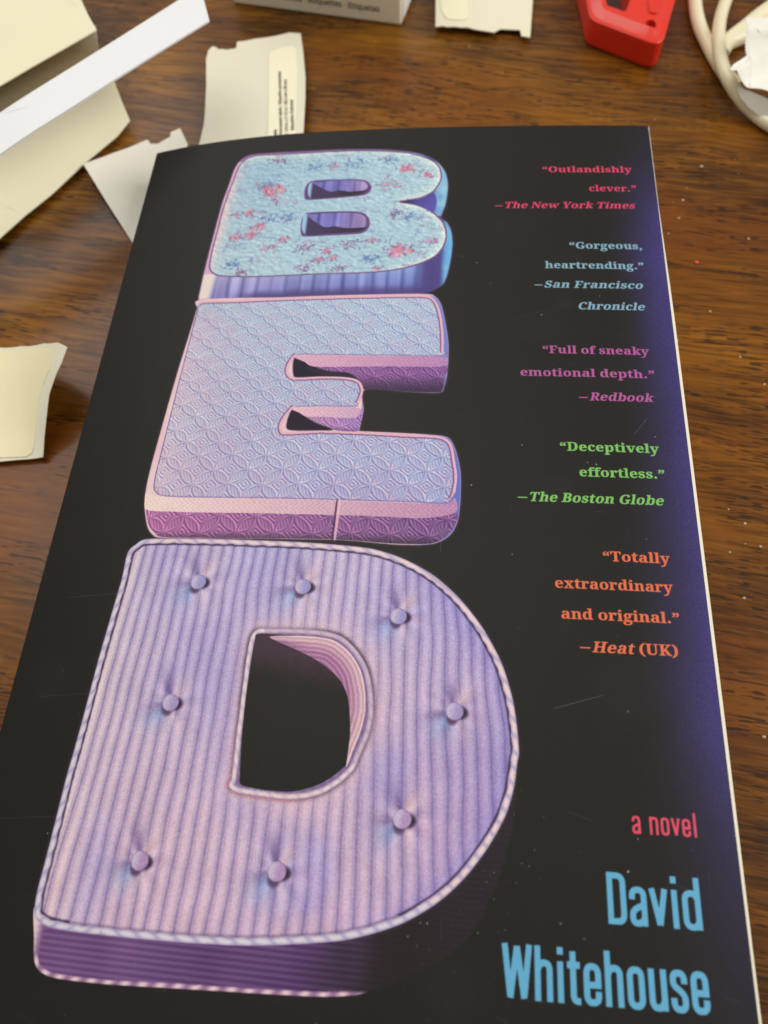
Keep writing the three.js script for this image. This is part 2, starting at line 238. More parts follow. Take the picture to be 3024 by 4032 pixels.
  function rose(x, y, r, sq = 0.7, strong = 1) {
    for (let k = 0; k < 16; k++) { const a = rnd() * 6.3, q = r * Math.sqrt(rnd()) * 0.85; ell(x + Math.cos(a) * q, y + Math.sin(a) * q * sq, r * (0.2 + 0.25 * rnd()), r * (0.14 + 0.18 * rnd()), rnd() * 3, tint(192 + 28 * rnd(), 104 + 56 * rnd(), 134 + 44 * rnd(), 0.5 * strong)); }
    for (let k = 0; k < 12; k++) { const a = rnd() * 6.3, q = r * Math.sqrt(rnd()); ell(x + Math.cos(a) * q, y + Math.sin(a) * q * sq, r * (0.08 + 0.14 * rnd()), r * 0.1, rnd() * 3, rnd() < 0.62 ? tint(166, 62, 98, 0.6 * strong) : tint(232, 196, 206, 0.6)); }
  }
  const leaf = (x, y, l, a, col) => ell(x + Math.cos(a) * l / 2, y + Math.sin(a) * l / 2, l / 2, l * 0.17, a, col);
  function spray(x, y, r, n, cols) { for (let k = 0; k < 3; k++) { const c = cols[k % cols.length], an = rnd() * 6.3; fx.strokeStyle = tint(c[0] - 20, c[1] - 24, c[2] - 10, 0.5); fx.lineWidth = 0.16 * S; fx.beginPath(); fx.moveTo(x * S, y * S); fx.quadraticCurveTo((x + r * Math.cos(an)) * S, (y + 0.4 * r * Math.sin(an)) * S, (x + 1.5 * r * Math.cos(an + 0.5)) * S, (y + 0.9 * r * Math.sin(an + 0.5)) * S); fx.stroke(); } for (let k = 0; k < n; k++) { const a = rnd() * 6.3, q = r * (0.2 + 0.8 * rnd()), c = cols[Math.floor(rnd() * cols.length)]; leaf(x + Math.cos(a) * q, y + Math.sin(a) * q * 0.6, 0.6 + 0.9 * rnd(), rnd() * 6.3, tint(c[0] - 14, c[1] - 16, c[2] - 8, 0.5 + 0.4 * rnd())); } }
  const BLUE = [[96, 140, 186], [84, 122, 176], [126, 160, 196], [110, 110, 160]], MAUVE = [[134, 112, 152], [150, 118, 150], [116, 104, 150], [176, 120, 150]], PINK = [[208, 120, 146], [200, 140, 160], [222, 170, 176]];
  for (let k = 0; k < 70; k++) spray(26 + 58 * rnd(), 9 + 42 * rnd(), 1.6, 5, rnd() < 0.5 ? [[134, 166, 198], [150, 160, 192]] : [[166, 144, 178], [176, 150, 178]]);
  for (let i = 0; i < FLOWERS.length; i += 4) {
    const [x, y, kind, r] = FLOWERS.slice(i, i + 4);
    if (kind === 0) { spray(x, y, r * 2.0, 34, MAUVE.concat(BLUE)); rose(x, y, r * 1.12, 0.62); }
    else if (kind === 1) { spray(x, y, r * 1.9, 12, MAUVE); rose(x, y, r * 1.2, 0.75, 0.95); }
    else if (kind === 2) spray(x, y, r * 1.5, 26, BLUE);
    else if (kind === 3) spray(x, y, r * 1.4, 28, MAUVE);
    else { spray(x, y, r * 1.3, 12, PINK); spray(x, y, r, 6, MAUVE); }
  }
  const fl = fx.getImageData(0, 0, PW, fc.height).data;

  // ---- top letter: flowered cloth
  const bBody = mask(B_BODY), bFace = mask(B_FACE), bFaceSoft = mask(B_FACE, 0.9); bBody.d = depth(bBody); bFace.d = depth(bFace);
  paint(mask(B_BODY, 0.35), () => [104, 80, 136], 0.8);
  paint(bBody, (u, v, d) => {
    const fold = vn(u / 1.5, v / 14, 19), f2 = Math.pow(Math.abs(Math.sin((u + 0.5 * vn(u / 3, v / 6, 5)) * 0.86)), 10);
    let c = bil([166, 160, 206], [126, 150, 212], [132, 128, 192], [84, 88, 168], (u - 30) / 50, (v - 51) / 8);
    c = add(c, 26 * (fold - 0.5) - 34 * f2 + 18 * step(0.6, 0.9, vn(u / 1.1, v / 20, 29)));
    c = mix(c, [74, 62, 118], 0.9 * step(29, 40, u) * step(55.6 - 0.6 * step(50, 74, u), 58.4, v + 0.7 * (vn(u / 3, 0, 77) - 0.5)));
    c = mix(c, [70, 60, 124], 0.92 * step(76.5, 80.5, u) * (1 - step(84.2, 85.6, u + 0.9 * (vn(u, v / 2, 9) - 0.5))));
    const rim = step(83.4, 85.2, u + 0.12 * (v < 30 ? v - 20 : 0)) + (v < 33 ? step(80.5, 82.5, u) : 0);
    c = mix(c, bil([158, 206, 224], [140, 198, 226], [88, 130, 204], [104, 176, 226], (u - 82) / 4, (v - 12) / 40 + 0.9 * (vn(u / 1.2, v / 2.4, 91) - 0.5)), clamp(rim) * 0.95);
    c = mix(c, [224, 210, 208], 1 - step(25.4, 27.4, u + 0.4 * (v - 55) * 0.2));
    if (v < 50 && u < 40) c = mix([206, 160, 196], [226, 190, 206], vn(u, v / 5, 3));
    if (v < 9.4) c = mix(c, [132, 92, 142], 0.8);
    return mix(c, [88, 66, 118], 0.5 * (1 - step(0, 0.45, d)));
  });
  const inn = (m, px, py, k) => at(m, px - k, py - k) - at(m, px + k, py + k);
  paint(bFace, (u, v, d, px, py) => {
    let c = bil([138, 174, 202], [176, 204, 216], [174, 198, 210], [156, 190, 212], (u - 26) / 58, (v - 8) / 44);
    const left = u - (27.4 - (v - 8) * 0.075);
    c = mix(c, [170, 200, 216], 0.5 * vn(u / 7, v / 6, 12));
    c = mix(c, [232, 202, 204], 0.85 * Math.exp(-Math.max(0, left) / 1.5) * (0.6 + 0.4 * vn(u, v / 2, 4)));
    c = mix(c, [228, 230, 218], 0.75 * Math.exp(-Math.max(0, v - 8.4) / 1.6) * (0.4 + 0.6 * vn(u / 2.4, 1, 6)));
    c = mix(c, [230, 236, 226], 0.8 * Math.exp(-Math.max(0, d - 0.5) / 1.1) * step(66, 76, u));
    const q = 0.2, e = fbm((u + q) * 1.0, (v - q) * 1.3, 33, 4) - fbm((u - q) * 1.0, (v + q) * 1.3, 33, 4);
    const w = vn(u * 1.1 + v * 0.5, (v - u * 0.35) * 0.32, 51) - 0.5;
    c = add(c, 52 * e + 16 * w * step(52, 74, u) + grain(u, v, 6));
    const i = (py * PW + px) * 4; if (i < fl.length) { const a = (fl[i + 3] / 255) * 0.92; c = mix(c, [fl[i], fl[i + 1], fl[i + 2]], a); }
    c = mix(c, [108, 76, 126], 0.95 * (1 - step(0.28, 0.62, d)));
    return c;
  });
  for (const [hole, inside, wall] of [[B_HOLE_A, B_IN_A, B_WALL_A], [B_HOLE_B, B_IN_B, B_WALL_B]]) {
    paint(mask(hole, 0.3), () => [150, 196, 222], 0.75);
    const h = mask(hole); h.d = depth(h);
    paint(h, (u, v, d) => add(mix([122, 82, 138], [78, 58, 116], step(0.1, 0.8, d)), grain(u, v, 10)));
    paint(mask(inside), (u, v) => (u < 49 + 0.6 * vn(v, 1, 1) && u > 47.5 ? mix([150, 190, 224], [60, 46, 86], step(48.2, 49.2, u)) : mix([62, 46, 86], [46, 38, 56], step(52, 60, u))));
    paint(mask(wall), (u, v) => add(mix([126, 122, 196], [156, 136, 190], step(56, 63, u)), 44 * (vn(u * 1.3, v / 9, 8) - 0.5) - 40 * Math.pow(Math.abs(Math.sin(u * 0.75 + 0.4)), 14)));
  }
  paint(mask(B_NOTCH), (u, v) => mix([52, 44, 84], bil([64, 56, 120], [84, 78, 164], [74, 72, 160], [92, 84, 172], (u - 74) / 8, (v - 26) / 6), step(73.5, 77.5, u)));

  // ---- quilted relief used by the second letter
  function quilt(u, v) {
    const k = 1 / (1 + (v - 100) * 0.0026), U = (u - 55) * k + 0.2 * Math.sin(v * 0.45), V = (v - 100) * k + 0.18 * Math.sin(u * 0.5), a = 7.7, b = 3.55, R = 3.66;
    let h = 0, near = []; const j0 = Math.round(V / b);
    for (let j = j0 - 2; j <= j0 + 2; j++) {
      const off = (j & 1) * a * 0.5, i0 = Math.round((U - off) / a);
      for (let i = i0 - 1; i <= i0 + 1; i++) {
        const x = U - off - i * a, y = (V - j * b) * 1.06, d = Math.hypot(x, y); if (d > 4.6) continue;
        h = Math.max(h, 0.8 * Math.exp(-(((d - R) / 0.2) ** 2))); if (d < R) near.push([x, y, R - d]);
        if (d < 2.3) { const q = Math.abs(x) * 0.95 + Math.abs(y); h = Math.max(h, 0.85 * Math.exp(-(((q - 1.5) / 0.17) ** 2)), 0.8 * Math.exp(-(((q - 0.6) / 0.17) ** 2))); }
      }
    }
    if (near.length > 1) { const [p, q] = near, s = (q[0] - p[0]) * (q[1] - p[1]), e = Math.min(1, Math.min(p[2], q[2]) / 0.35), hatch = Math.sin((u * 0.96 - v * 0.28) * 9.5); h += s < 0 ? e * (0.36 + 0.16 * hatch) : e * (0.16 * hatch - 0.08); }
    return h;
  }
  const emb = (u, v) => { const q = 0.13; return quilt(u - q, v + q * 1.2) - quilt(u + q, v - q * 1.2); };

  // ---- second letter: quilted cloth
  const eBody = mask(E_BODY), eFace = mask(E_FACE); eBody.d = depth(eBody); eFace.d = depth(eFace);
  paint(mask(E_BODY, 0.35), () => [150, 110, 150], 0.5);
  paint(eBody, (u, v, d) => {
    let c = mix([228, 206, 206], [224, 188, 200], vn(u / 2, v / 6, 14));
    c = mix(c, bil([112, 128, 206], [98, 104, 188], [120, 146, 214], [92, 110, 196], (u - 84) / 5, (v - 60) / 60), step(80, 84, u));
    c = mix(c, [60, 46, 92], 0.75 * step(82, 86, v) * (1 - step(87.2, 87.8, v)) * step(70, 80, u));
    return add(mix(c, [186, 138, 176], 0.6 * (1 - step(0, 0.5, d))), grain(u, v, 8));
  });
  const inBody = (m) => { for (let y = 0; y < m.h; y++) for (let x = 0; x < m.w; x++) m.a[y * m.w + x] *= at(eBody, x + m.x0, y + m.y0); return m; };
  const tape = (lo, hi, u0, u1) => (u, v) => { const ch = Math.sin((u + Math.abs(((v * 1.0) % 2.2) - 1.1) * 1.3) * 5.4); return add(mix(lo, hi, clamp((u - u0) / (u1 - u0))), 8 * ch + grain(u, v, 12)); };
  const quilted = (a, b, u0, u1, v0, v1, dark) => (u, v) => { const e = emb(u, v); let c = mix(a, b, clamp((u - u0) / (u1 - u0))); c = mix(c, dark, step(v0, v1, v)); const k = 1 - 0.75 * step(v0, v1, v); return [c[0] + k * (48 * e + 26 * Math.max(0, e)), c[1] + k * 42 * e, c[2] + k * (36 * e + 18 * Math.max(0, e))]; };
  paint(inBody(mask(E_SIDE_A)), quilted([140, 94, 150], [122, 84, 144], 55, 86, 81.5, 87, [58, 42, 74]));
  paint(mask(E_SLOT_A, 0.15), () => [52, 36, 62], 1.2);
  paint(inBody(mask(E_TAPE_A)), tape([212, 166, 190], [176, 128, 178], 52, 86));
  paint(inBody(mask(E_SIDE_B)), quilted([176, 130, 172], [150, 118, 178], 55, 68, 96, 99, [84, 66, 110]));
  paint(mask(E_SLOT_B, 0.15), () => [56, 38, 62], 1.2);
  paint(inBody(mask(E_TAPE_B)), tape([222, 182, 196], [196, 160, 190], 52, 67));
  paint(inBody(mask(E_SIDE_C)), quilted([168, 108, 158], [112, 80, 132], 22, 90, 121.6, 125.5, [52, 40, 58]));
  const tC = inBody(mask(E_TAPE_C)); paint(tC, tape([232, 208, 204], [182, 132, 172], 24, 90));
  const tA = mask(E_TAPE_A), tB = mask(E_TAPE_B);
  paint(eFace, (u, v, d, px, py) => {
    let c = bil([166, 192, 212], [168, 200, 222], [182, 166, 198], [152, 150, 204], (u - 24) / 62, (v - 59) / 56);
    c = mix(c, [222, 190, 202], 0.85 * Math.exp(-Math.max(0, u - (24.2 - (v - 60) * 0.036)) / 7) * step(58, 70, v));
    c = mix(c, [176, 198, 218], 0.35 * vn(u / 9, v / 8, 18));
    const e = emb(u, v), m = quilt(u, v), pk = vn(u / 2.6, v / 2.6, 28);
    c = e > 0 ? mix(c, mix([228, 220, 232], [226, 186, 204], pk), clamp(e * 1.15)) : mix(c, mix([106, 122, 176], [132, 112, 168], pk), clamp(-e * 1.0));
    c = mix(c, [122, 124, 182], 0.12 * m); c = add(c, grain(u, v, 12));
    const below = Math.max(at(tA, px, py + 11), at(tB, px, py + 11), at(tC, px, py + 11));
    if (below < 0.5) {
      const rope = 0.5 + 0.5 * Math.sin((u - v) * 5.5);
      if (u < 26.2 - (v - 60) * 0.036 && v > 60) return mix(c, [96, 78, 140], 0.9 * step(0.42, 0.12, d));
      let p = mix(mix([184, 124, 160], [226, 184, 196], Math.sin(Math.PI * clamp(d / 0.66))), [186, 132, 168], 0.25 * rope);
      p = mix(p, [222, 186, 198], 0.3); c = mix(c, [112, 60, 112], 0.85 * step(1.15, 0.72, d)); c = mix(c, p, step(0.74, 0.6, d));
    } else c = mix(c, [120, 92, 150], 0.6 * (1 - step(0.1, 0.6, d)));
    return c;
  });
  paint(mask([64.3, 115.3, 64.8, 115.3, 64.6, 123.3, 64.1, 123.3]), () => [228, 182, 196], 0.8); paint(mask([63.8, 115.3, 64.2, 115.3, 64, 123.3, 63.6, 123.3]), () => [70, 44, 84], 0.8);

  // ---- third letter: striped ticking with buttons
  const dFace = mask(D_FACE), dSide = mask(D_SIDE), dHole = mask(D_HOLE, 0, 11); dFace.d = depth(dFace); dHole.d = depth(dHole); dSide.d = depth(dSide);
  const outer = depth({ ...dHole, a: dHole.a.map((x) => 1 - x) });
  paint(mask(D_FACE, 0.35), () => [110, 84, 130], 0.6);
  paint(dSide, (u, v, d) => {
    const top = 196 + 2.4 * step(17, 40, u) - 0.05 * Math.max(0, u - 60), line = Math.sin((v - 0.025 * u) * 6.4 + 0.8 * vn(u / 8, v, 3)), vert = vn(u / 5, v / 9, 31);
    let c = mix([112, 80, 130], [82, 54, 102], clamp((u - 24) / 45)); c = add(c, 13 * line + 16 * (vert - 0.5));
    c = mix(c, [222, 196, 206], 1 - step(17.6, 19.8, u + 0.5 * line * 0.3));
    const fade = 1 - step(62, 84, u + 3 * (vn(u / 3, v / 3, 5) - 0.5)) * (1 - 0.16 * step(78, 92, u));
    const rope = step(0.9, 0.5, d) * step(203, 203.8, v + (u < 30 ? (30 - u) * 0.12 : 0));
    const bead = 0.5 + 0.5 * Math.sin((u + v * 0.6) * 2.1);
    c = mix(c, mix([150, 110, 150], [232, 204, 212], bead), rope * 0.95);
    return [c[0], c[1], c[2], clamp(fade + rope * (1 - step(72, 84, u)))];
  });
  const XS = (u, v) => 60 + (u - 60) / (1 + (v - 124) * 0.00189);
  const ripple = (u, v) => 0.55 * (vn(u / 7, v / 9, 73) - 0.5) + 0.25 * (vn(u / 2.5, v / 5, 79) - 0.5);
  const buttons = []; for (let i = 0; i < BUTTONS.length; i += 2) buttons.push([BUTTONS[i], BUTTONS[i + 1]]);
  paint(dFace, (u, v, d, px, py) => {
    let c = bil([180, 174, 208], [160, 156, 208], [204, 174, 192], [168, 138, 182], (u - 20) / 80, (v - 124) / 74);
    c = mix(c, [214, 188, 204], 0.55 * vn(u / 16, v / 14, 83)); c = mix(c, [150, 146, 212], 0.45 * step(0.5, 0.85, vn(u / 13, v / 17, 85)));
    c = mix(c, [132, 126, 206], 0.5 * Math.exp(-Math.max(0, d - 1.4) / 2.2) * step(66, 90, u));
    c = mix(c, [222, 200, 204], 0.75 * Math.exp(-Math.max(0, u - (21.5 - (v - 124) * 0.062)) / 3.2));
    let pull = 0; for (const b of buttons) { const dx = u - b[0], dy = v - b[1], r = Math.hypot(dx, dy); pull += 0.5 * Math.exp(-r / 3.2) * (dx > 0 ? -1 : 1) * Math.min(1, Math.abs(dx)); }
    const X = XS(u + ripple(u, v) + pull, v), ph = (((X - 22.4) / 2.42) % 1 + 1) % 1, s1 = Math.exp(-(((ph - 0.5) / 0.11) ** 2)), s2 = Math.exp(-(((ph - 0.74) / 0.045) ** 2)), s3 = Math.exp(-(((ph - 0.27) / 0.05) ** 2));
    c = mix(c, [108, 96, 166], 0.56 * s1 * (0.75 + 0.25 * vn(u * 3, v * 1.2, 7))); c = mix(c, [140, 122, 182], 0.3 * s2 + 0.26 * s3);
    c = add(c, 9 * Math.cos((ph - 0.02) * 6.283) + 10 * (vn(u / 3.4, v / 4, 107) - 0.5));
    for (const b of buttons) {
      const dx = u - b[0], dy = v - b[1], r = Math.hypot(dx, dy); if (r > 11) continue;
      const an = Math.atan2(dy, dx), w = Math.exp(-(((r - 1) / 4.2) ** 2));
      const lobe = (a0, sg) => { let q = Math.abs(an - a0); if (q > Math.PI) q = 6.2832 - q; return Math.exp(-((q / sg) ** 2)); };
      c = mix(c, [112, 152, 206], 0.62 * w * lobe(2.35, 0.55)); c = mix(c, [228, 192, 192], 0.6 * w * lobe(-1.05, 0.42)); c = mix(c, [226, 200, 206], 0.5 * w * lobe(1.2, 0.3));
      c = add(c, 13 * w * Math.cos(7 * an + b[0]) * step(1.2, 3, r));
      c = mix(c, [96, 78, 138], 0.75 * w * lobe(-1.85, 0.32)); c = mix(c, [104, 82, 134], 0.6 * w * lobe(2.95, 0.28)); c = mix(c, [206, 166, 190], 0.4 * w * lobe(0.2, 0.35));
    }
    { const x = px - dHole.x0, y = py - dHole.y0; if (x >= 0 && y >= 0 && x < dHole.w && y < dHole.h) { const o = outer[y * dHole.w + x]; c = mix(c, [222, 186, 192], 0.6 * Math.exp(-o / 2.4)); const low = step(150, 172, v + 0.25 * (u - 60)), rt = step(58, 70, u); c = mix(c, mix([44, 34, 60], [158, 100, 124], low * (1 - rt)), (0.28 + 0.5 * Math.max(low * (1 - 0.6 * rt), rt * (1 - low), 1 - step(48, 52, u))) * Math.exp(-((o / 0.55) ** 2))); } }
    c = add(c, grain(u, v, 17));
    const rope = 0.5 + 0.5 * Math.sin((u * 0.9 + v * (u < 30 ? 1.1 : -1.1)) * 2.0), wd = 1.25 + 0.08 * Math.sin((u + v) * 1.9);
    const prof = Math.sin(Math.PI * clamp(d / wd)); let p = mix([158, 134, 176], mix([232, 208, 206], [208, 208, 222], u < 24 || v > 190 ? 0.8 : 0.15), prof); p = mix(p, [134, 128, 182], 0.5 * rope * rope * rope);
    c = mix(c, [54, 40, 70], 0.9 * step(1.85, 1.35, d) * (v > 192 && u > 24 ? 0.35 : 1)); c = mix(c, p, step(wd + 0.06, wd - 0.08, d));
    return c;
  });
  for (const b of buttons) {
    const disc = (x, y, rx, ry) => { const p = []; for (let k = 0; k < 14; k++) p.push(x + rx * Math.cos((k / 14) * 6.2832), y + ry * Math.sin((k / 14) * 6.2832)); return p; };
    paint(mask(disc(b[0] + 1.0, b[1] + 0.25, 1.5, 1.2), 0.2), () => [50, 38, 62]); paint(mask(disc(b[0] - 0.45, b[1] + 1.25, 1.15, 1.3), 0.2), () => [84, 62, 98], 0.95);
    const m = mask(disc(b[0], b[1], 1.65, 1.65)); m.d = depth(m);
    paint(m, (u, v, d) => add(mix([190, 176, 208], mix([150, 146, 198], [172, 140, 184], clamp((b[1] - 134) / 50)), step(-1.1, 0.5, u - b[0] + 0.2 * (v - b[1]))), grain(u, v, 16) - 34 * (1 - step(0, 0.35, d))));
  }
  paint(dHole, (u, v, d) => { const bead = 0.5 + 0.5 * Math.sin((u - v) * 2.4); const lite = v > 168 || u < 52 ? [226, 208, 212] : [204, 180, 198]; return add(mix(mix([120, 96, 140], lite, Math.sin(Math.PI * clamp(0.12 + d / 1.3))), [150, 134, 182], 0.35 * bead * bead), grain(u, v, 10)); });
  paint(mask(D_INNER), (u, v) => mix([62, 44, 58], [27, 25, 22], step(148, 156, v + 0.35 * (60 - u) * 0.4 + 1.5 * vn(u, v, 3))));
  const dWall = mask(D_WALL), wallD = depth(mask(D_INNER)), wm = mask(D_INNER);
  paint(dWall, (u, v) => { const x = Math.round(u * S) - wm.x0, y = Math.round(v * S) - wm.y0, o = wallD[y * wm.w + x] ?? 0, l = Math.sin(o * 7.2 + 1.2 * vn(u / 3, v / 3, 6)); let c = mix([216, 184, 190], [160, 110, 150], clamp(o / 3.4)); c = add(c, 18 * l + grain(u, v, 12)); return mix(c, [120, 74, 122], 0.8 * step(63, 54, u) * step(0.4, 2.2, o)); });

  // ---- into a canvas, then the lettering and the wear
  const cv = document.createElement('canvas'); cv.width = PW; cv.height = PH; const x = cv.getContext('2d'), im = x.createImageData(PW, PH);
  for (let i = 0; i < PW * PH; i++) { for (let k = 0; k < 3; k++) im.data[i * 4 + k] = clamp(art[i * 3 + k], 0, 255); im.data[i * 4 + 3] = 255; }
  x.putImageData(im, 0, 0);
  const COLORS = ['#d63f68', '#7ea6bc', '#b0579a', '#78bb60', '#dd6c4a'];
  const italic = (t) => t.startsWith('—') || t === 'Chronicle';
  QUOTES.forEach(([t, u0, u1, v, g]) => {
    const fs = 2.92 * S, wide = 1.1; x.save(); x.fillStyle = x.strokeStyle = COLORS[g]; x.lineWidth = 0.06 * S; x.lineJoin = 'round'; x.textBaseline = 'alphabetic'; x.font = `bold ${fs}px serif`;
    x.translate(u0 * S, v * S);
    const dash = t.startsWith('—'), s = dash ? t.slice(1) : t, chars = [...s], up = chars.indexOf('(');
    let start = 0; if (dash) { x.fillRect(0.05 * S, -0.95 * S, 2.0 * S, 0.27 * S); start = 2.25 * S; }
    const total = chars.reduce((k, ch) => k + x.measureText(ch).width * wide, 0), room = (u1 - u0) * S - start, fit = total > room ? (room / total) * 0.985 : 1, gap = (room - total * fit) / Math.max(1, chars.length - 1);
    let at0 = start;
    chars.forEach((ch, i) => { x.save(); x.translate(at0, 0); x.scale(wide * fit, 1); if (italic(t) && !(up >= 0 && i >= up)) x.transform(1, 0, -0.22, 1, 0, 0); x.fillText(ch, 0, 0); x.strokeText(ch, 0, 0); x.restore(); at0 += x.measureText(ch).width * wide * fit + gap; });
    x.restore();
  });
  // the narrow grotesque of the author's name: each letter a run of thick strokes in a box one cap high
  const GL = {
    D: [0.40, 'M.07 0L.07 1M.02 .94L.2 .94Q.33 .94 .33 .8L.33 .2Q.33 .06 .2 .06L.02 .06'],
    W: [0.60, 'M.05 1L.16 .04M.16 .02L.3 .96M.3 .96L.44 .02M.44 .04L.55 1'],
    a: [0.38, 'M.07 .5L.07 .56Q.07 .69 .19 .69Q.30 .69 .30 .56L.30 0M.30 .42Q.30 .4 .2 .36Q.07 .3 .07 .2L.07 .15Q.07 .05 .16 .05Q.26 .05 .30 .16'],
    v: [0.36, 'M.05 .74L.18 .04M.18 .04L.31 .74'],
    i: [0.20, 'M.1 0L.1 .74M.1 .86L.1 1'],
    d: [0.40, 'M.32 0L.32 1M.32 .55Q.3 .69 .2 .69Q.07 .69 .07 .55L.07 .19Q.07 .05 .2 .05Q.3 .05 .32 .19'],
    h: [0.40, 'M.08 0L.08 1M.08 .54Q.1 .69 .21 .69Q.32 .69 .32 .56L.32 0'],
    t: [0.27, 'M.12 .94L.12 .15Q.12 .05 .21 .05L.26 .05M0 .69L.26 .69'],
    e: [0.39, 'M.08 .36L.31 .36L.31 .55Q.31 .69 .195 .69Q.08 .69 .08 .55L.08 .19Q.08 .05 .195 .05Q.31 .05 .31 .17L.31 .25'],
    o: [0.39, 'M.195 .69Q.08 .69 .08 .55L.08 .19Q.08 .05 .195 .05Q.31 .05 .31 .19L.31 .55Q.31 .69 .195 .69'],
    u: [0.40, 'M.08 .74L.08 .18Q.08 .05 .19 .05Q.3 .05 .32 .2M.32 .74L.32 0'],
    s: [0.36, 'M.29 .5L.29 .57Q.29 .69 .18 .69Q.07 .69 .07 .58L.07 .53Q.07 .46 .17 .4Q.29 .32 .29 .22L.29 .17Q.29 .05 .18 .05Q.07 .05 .07 .17L.07 .25'],
    n: [0.40, 'M.08 0L.08 .74M.08 .54Q.1 .69 .21 .69Q.32 .69 .32 .56L.32 0'],
    l: [0.20, 'M.1 0L.1 1'], ' ': [0.22, ''],
  };
  function narrow(t, u0, u1, v, cap, color, stroke = 0.125) {
    const total = [...t].reduce((a, ch) => a + GL[ch][0] + 0.035, -0.035), kx = (u1 - u0) / total; let p = 0;
    x.strokeStyle = color; x.lineCap = 'butt'; x.lineJoin = 'miter';
    for (const ch of t) {
      const P = (a, b) => [(u0 + (p + a) * kx) * S, (v - b * cap) * S];
      x.lineWidth = stroke * cap * S; x.beginPath();
      for (const [, c, args] of GL[ch][1].matchAll(/([MLQ])([^MLQ]*)/g)) { const n = args.trim().split(/\s+/).map(Number); if (c === 'M') x.moveTo(...P(n[0], n[1])); else if (c === 'L') x.lineTo(...P(n[0], n[1])); else x.quadraticCurveTo(...P(n[0], n[1]), ...P(n[2], n[3])); }
      x.stroke(); p += GL[ch][0] + 0.035;
    }
  }
  narrow('a novel', 120.6, 131.7, 177, 3.9, '#d84a66', 0.115);
  narrow('David', 115.7, 131.1, 191, 7.75, '#5fa6cc');
  narrow('Whitehouse', 98.5, 131, 202.6, 7.75, '#5fa6cc');
  // dust, rubs and scratches
  for (let k = 0; k < 26; k++) { const u = rnd() * CW, v = rnd() * CH, r = 2 + 7 * rnd(), gr = x.createRadialGradient(u * S, v * S, 0, u * S, v * S, r * S), o = 0.015 + 0.03 * rnd(); gr.addColorStop(0, `rgba(190,182,168,${o})`); gr.addColorStop(1, 'rgba(190,182,168,0)'); x.fillStyle = gr; x.fillRect((u - r) * S, (v - r) * S, 2 * r * S, 2 * r * S); }
  for (let k = 0; k < 900; k++) { const q = rnd() < 0.45, u = q ? 96 + 18 * (rnd() + rnd() - 1) : rnd() * CW, v = q ? 178 + 44 * (rnd() + rnd() - 1) : rnd() * CH, r = 0.04 + 0.11 * rnd() ** 5; x.fillStyle = `rgba(200,196,184,${0.08 + 0.5 * rnd() ** 2})`; x.beginPath(); x.ellipse(u * S, v * S, r * S * (1 + rnd()), r * S, rnd() * 3, 0, 7); x.fill(); }
  x.lineCap = 'round';
  for (let k = 0; k < 260; k++) { const u = rnd() * CW, v = rnd() * CH, a = rnd() < 0.3 ? 1.5 + 0.2 * rnd() : -0.25 + 0.9 * rnd(), l = 0.4 + 5 * rnd() ** 3; x.strokeStyle = `rgba(186,178,166,${0.05 + 0.16 * rnd() ** 2})`; x.lineWidth = (0.06 + 0.08 * rnd()) * S; x.beginPath(); x.moveTo(u * S, v * S); x.quadraticCurveTo((u + 0.5 * l * Math.cos(a) + 0.3 * rnd()) * S, (v + 0.5 * l * Math.sin(a)) * S, (u + l * Math.cos(a)) * S, (v + l * Math.sin(a)) * S); x.stroke(); }
  for (const [a, b, c, e, o] of [[8, 137, 26, 136, 0.16], [7, 158, 20, 157.2, 0.12], [5, 181, 17, 180, 0.12], [108, 156.5, 117, 153.6, 0.28], [86.5, 119, 86.2, 126, 0.25], [88.4, 118, 88.1, 122, 0.18], [100, 67, 118, 60, 0.12], [127, 97, 130, 93, 0.24], [95, 72, 128, 70, 0.06]]) { x.strokeStyle = `rgba(200,190,176,${o})`; x.lineWidth = 0.13 * S; x.beginPath(); x.moveTo(a * S, b * S); x.lineTo(c * S, e * S); x.stroke(); }
  for (const [u, v, r] of [[30, 149.5, 0.16], [31, 152.3, 0.14], [92.3, 110.5, 0.16], [103, 100.5, 0.13], [118.5, 104.8, 0.18], [116.7, 104.4, 0.12], [121.5, 177.8, 0.12], [119.5, 183, 0.18], [16, 183, 0.12]]) { x.fillStyle = 'rgba(226,222,210,.7)'; x.beginPath(); x.arc(u * S, v * S, r * S, 0, 7); x.fill(); }
  return cv;
}

